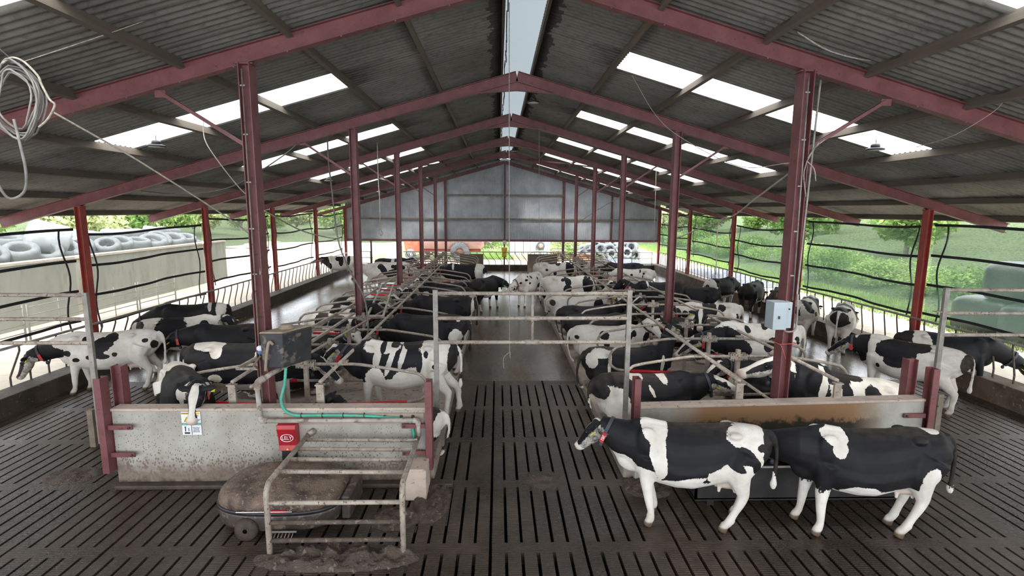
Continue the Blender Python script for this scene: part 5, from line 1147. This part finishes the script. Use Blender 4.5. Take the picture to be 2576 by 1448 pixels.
# ---- central passage
C('black cow standing in the far central passage seen from behind, turned to the right',-.55,22.6,58,seed=27,facew=.3,head=(1.12,-.42,1.02),hdir=(.25,-.85,-.45),blobs=[(3,3,.1,.1)],sock=.3,wb=.8,vox=.034)
C('white cow with small black spots walking towards the camera in the far central passage',1.45,24.0,-122,seed=28,base='white',facew=4,head=(1.25,-.12,1.02),hdir=(.7,-.3,-.55),wb=.98,blobs=[(.3,1.3,.08,.06),(.7,1.2,.08,.05),(.6,1.35,.06,.04),(-.2,1.2,.08,.06),(.5,1.05,.06,.05),(1.0,1.1,.06,.05)],vox=.034,sc_=1.02)
# ---- right block, central passage side
C('white cow with black neck and two dark back patches standing farthest in the right block',3.0,26.7,0,seed=29,bed=.05,base='white',facew=0,head=(1.3,0,1.1),blobs=[(.15,1.42,.14,.12),(-.15,1.42,.18,.06),(.75,1.2,.22,.4),(.0,.95,.08,.12),(-.4,1.1,.07,.06)])
C('white cow with a split black side patch standing in the right block near the passage',2.9,21.0,-1,seed=30,bed=.08,base='white',facew=0,head=(1.25,0,1.15),blobs=[(.02,1.25,.12,.14,0,.5),(.0,1.0,.16,.16),(-.18,1.32,.07,.06),(-.08,1.38,.05,.05),(.80,1.15,.22,.36)],sock=.8,muck=.25,vox=.034)
C('dirty white cow with a pink udder lying behind the standing split-patch cow',2.9,19.4,4,L_,BED,seed=31,side=-1,base='white',facew=0,blobs=[(-.85,1.25,.1,.1),(-.7,.75,.1,.05),(.8,1.1,.2,.3)],muck=.7)
C('black cow with a pale face lying beside the white cow far in the right block',2.9,23.8,5,L_,BED,seed=32,facew=2.4,head=(.2,.1,1.0) if 0 else (1.2,0,1.0),blobs=[(-.95,1.0,.15,.2)])
C('black cow lying with a hind leg stretched into the central passage',3.05,17.4,8,L_,BED,seed=33,side=-1,facew=None,head=(1.25,.05,.95),blobs=[(3,3,.1,.1)],vox=.03)
C('dusty black cow lying in front of the one with the stretched leg',3.05,15.9,8,L_,BED,seed=34,side=-1,facew=None,head=(1.22,.05,1.0),blobs=[(3,3,.1,.1)],vox=.028)
C('white-faced cow flecked with small black spots lying in the right block near the passage',3.05,14.3,2,L_,BED,seed=35,side=-1,base='white',facew=3.2,head=(1.12,-.22,1.0),hdir=(.35,-.7,-.6),vox=.026,
  blobs=[(-.15,1.25,.13,.10,-1),(-.1,1.05,.08,.07,-1),(-.3,1.12,.05,.04),(.5,1.22,.10,.12,-1),(.65,1.28,.08,.08,-1),(.35,1.0,.04,.04),(.1,.95,.04,.03),(-.5,1.1,.04,.04),(1.0,1.15,.08,.2),(-.85,1.2,.06,.05)])
C('black cow with a white hip mark and raised head lying in the right block',3.0,11.95,4,L_,BED,seed=36,side=-1,vox=.021,head=(1.10,.12,1.30),hdir=(.55,.35,-.45),facew=0,
  blobs=[(-.62,1.36,.22,.09,-1),(-.82,1.22,.12,.16,-1),(-.45,1.15,.035,.25,-1,-.2),(.78,1.05,.05,.25,-1,-.15)],tail=[(-.93,0,.80),(-1.06,-.05,.62),(-1.12,-.12,.35),(-1.08,-.15,.15),(-.98,-.2,.06)],sock=.2)
C('black cow with white rump and pink udder lying behind the raised gate post',2.95,9.95,3,L_,BED,seed=37,side=-1,vox=.02,head=(1.25,-.05,.72),hdir=(.88,-.05,-.35),facew=1.6,
  blobs=[(-.72,.95,.34,.34,-1),(-.25,1.42,.13,.07),(.22,1.42,.07,.12,0,.5),(-.02,1.22,.03,.1,-1,.4)],neg=[(-.9,1.2,.16,.16)],sc_=(1.05,1,1))
C('black and white spotted cow lying low just behind the stained wall',3.55,8.85,2,L_,BED,seed=38,side=-1,vox=.022,head=(1.20,.05,.62),hdir=(.95,0,-.15),facew=.5,sc_=(1,1,.86),
  blobs=[(-.1,1.38,.18,.09),(-.22,1.2,.05,.15),(.45,1.28,.22,.28),(-.95,1.1,.12,.2)])
# ---- right block, feed passage side
_c28=C('large cow, black in front and spotted white behind, just behind the stained wall',6.42,9.45,178,L_,BED,seed=39,vox=.019,sc_=(1.28,1.18,1.36),head=(1.22,.12,.80),hdir=(.88,.1,-.4),facew=1.1,base='white',sock=.1,
  blobs=[(.66,1.15,.24,.5,0),(.28,1.38,.18,.12),(.05,1.42,.2,.05),(.18,1.22,.08,.12),(-.22,1.22,.14,.15,1,-.4),(-.52,1.25,.07,.06),(-.3,.98,.06,.05),(-.15,.95,.05,.06),(-.45,1.02,.05,.06),(-.6,1.12,.03,.03),(-.38,.90,.04,.04),(-.02,1.02,.03,.04),(-.2,.86,.05,.04),(1.1,1.0,.3,.4)],neg=[(.50,1.25,.05,.3,0,.1)],muck=.5)
_c28.rotation_euler=(0,R(-12),R(178)); _c28.location.z=.12
C('black cow with a white neck stripe lying low behind the first right column',5.95,10.7,176,L_,BED,seed=40,vox=.024,head=(1.25,.25,.85),hdir=(.8,.35,-.5),facew=.8,blobs=[(.92,1.0,.05,.35,0,-.5),(-.6,1.2,.2,.2)])
C('white bodied cow with black forequarters standing behind the first right column',6.3,12.15,179,seed=41,bed=.02,vox=.024,head=(1.35,0,1.0),hdir=(.75,0,-.65),facew=1.0,base='white',wb=1.08,sc_=(1.08,1,1),
  blobs=[(.72,1.05,.34,.32),(.5,.92,.25,.2),(.28,1.32,.06,.07),(-.12,1.38,.10,.05,0,-.4),(-.25,1.05,.16,.12),(-.1,.95,.1,.1),(-.45,1.25,.08,.12),(-.75,1.1,.06,.08),(1.1,1.1,.3,.3)],muck=.3)
C('black cow with a white forehead diamond and two yellow ear tags facing the camera',6.55,14.0,178,L_,BED,seed=42,vox=.024,head=(1.00,.42,1.22),hdir=(.25,.80,-.52),facew=.75,blobs=[(-.65,1.40,.22,.06),(.22,1.42,.04,.06)],collar=1,sock=.1,sc_=(1.1,1,1.08))
C('white cow with a cluster of black blotches standing in the right feed passage side',6.75,16.3,178,seed=43,base='white',facew=1,head=(1.3,.1,1.1),wb=1.0,blobs=[(.18,1.3,.13,.16),(.0,1.25,.12,.18),(.3,1.1,.14,.12),(-.28,1.3,.13,.10,0,-.5),(-.08,1.38,.06,.05),(-.75,1.05,.05,.1),(.85,1.1,.1,.12),(1.15,1.1,.2,.2)])
C('black cow with a thin white shoulder mark beside the second right column',6.15,19.45,179,seed=44,bed=.05,facew=None,blobs=[(.45,1.4,.04,.14)],sc_=(.95,1,1))
C('black cow with a dangling tail standing in the right passage behind the second column',7.6,19.9,160,seed=45,facew=None,blobs=[(3,3,.1,.1)],head=(1.3,0,1.0),sc_=(.9,1,1))
C('white cow speckled with small dark spots standing in the right block feed side',6.3,23.9,178,seed=46,bed=.08,base='white',facew=0,head=(1.3,0,1.1),blobs=[(.35,1.2,.05,.05),(.5,1.1,.04,.04),(.2,1.05,.04,.03),(.1,1.2,.06,.05),(-.3,1.35,.04,.08,0,.4),(-.45,1.25,.05,.05),(-.4,1.1,.03,.1),(.65,1.0,.05,.04),(.4,.95,.03,.03)])
C('plain black cow standing behind the small-spotted white cow on the right',6.5,26.6,178,seed=47,bed=.08,facew=None,blobs=[(3,3,.1,.1)],head=(1.3,0,1.1))
C('white cow with a black ear patch standing farthest in the right block',5.6,30.6,186,seed=48,base='white',facew=1,blobs=[(.75,1.2,.15,.15),(-.55,1.2,.06,.2),(-.3,1.4,.06,.05)],head=(1.25,0,1.2))
C('white-faced cow lying with her head by the far posts of the right block',5.35,18.3,178,L_,BED,seed=49,facew=3.4,head=(.95,.3,1.0) if 0 else (1.0,.35,1.05),hdir=(.2,.8,-.55),blobs=[(.2,1.35,.2,.1)],vox=.028)
C('black cow with a white scribbled shoulder lying in the third right cubicle feed side',6.0,17.0,178,L_,BED,seed=50,facew=1,blobs=[(.5,1.3,.2,.05,0,-.4),(-.3,1.2,.1,.2)],vox=.03)
C('small headed black and white cow lying in the sixth right cubicle',5.9,21.0,178,L_,BED,seed=51,facew=1.6,blobs=[(.3,1.2,.2,.2),(-.6,1.2,.2,.2)])
C('black cow with a white face stripe lying beside the second right column',6.0,15.2,178,L_,BED,seed=54,facew=1,head=(1.2,.1,.8),blobs=[(.2,1.3,.15,.1)],vox=.028)
# ---- right feed passage
C('cow with a black and white rump standing leftmost of the group at the right barrier',9.75,22.6,32,seed=60,base='black',facew=None,head=(1.4,0,.9),hdir=(.5,0,-.8),blobs=[(-.95,1.2,.12,.3),(-.75,1.25,.12,.25)],neg=[(-1.0,1.1,.06,.12,-1)],sock=.7,vox=.03)
C('bluish black cow standing sideways at the right feed barrier before the brown-rumped one',10.55,21.3,48,seed=61,facew=None,head=(1.4,0,.85),hdir=(.5,0,-.8),blobs=[(-.5,.8,.14,.1)],sock=.3,vox=.03,wb=.95)
C('dark brownish cow seen from behind at the right barrier, beside the grey electrical box',10.75,19.6,55,seed=62,facew=None,head=(1.4,0,.85),hdir=(.5,0,-.8),blobs=[(3,3,.1,.1)],muck=1,vox=.03)
C('white cow with a black hip patch seen from behind at the right barrier',10.45,17.3,48,seed=63,base='white',facew=0,head=(1.42,0,.95),hdir=(.6,0,-.75),blobs=[(-.70,1.25,.22,.20,-1),(-1.0,1.05,.08,.25,1),(.3,1.15,.3,.3),(.75,1.1,.3,.3),(1.2,1,.3,.3),(-.2,.95,.1,.08,-1)],sock=.8,vox=.026)
C('white cow with black thighs seen from behind, feeding with her face outside the right barrier',10.85,16.0,50,seed=64,base='white',facew=1,head=(1.42,-.1,1.0),hdir=(.7,-.35,-.6),blobs=[(-.92,1.05,.12,.28,-1),(-.95,1.1,.08,.26,1),(-.7,1.38,.2,.07),(.2,1.2,.2,.35),(.65,1.2,.1,.3),(1.2,1.1,.3,.3)],sock=.9,vox=.026)
C('glossy black cow stretching her neck down through the right barrier',10.85,12.15,-22,seed=65,vox=.022,facew=None,head=(1.48,-.05,.80),hdir=(.75,-.1,-.6),blobs=[(-.55,1.15,.2,.35),(.5,.5,.1,.2)],sock=.35,legs=dict(fl=(-.1,0),fr=(.1,0)))
C('black and white cow walking past the far end of the stained wall, red collar tag',9.32,11.32,121,seed=66,vox=.021,facew=.6,base='white',collar=2,head=(1.22,.1,1.14),hdir=(.7,.05,-.62),wb=1.05,sc_=(1.08,1,1),
  blobs=[(.18,1.22,.40,.22,1),(.1,1.02,.25,.16,1),(-.2,1.36,.22,.1),(.85,1.15,.14,.4),(1.15,1.1,.2,.3),(-.98,1.15,.08,.3),(.45,.82,.05,.05),(-.15,.88,.04,.04)],neg=[(.62,1.25,.08,.3)],sock=.5,legs=dict(rl=(-.1,0),rr=(.1,0)),muck=.6)
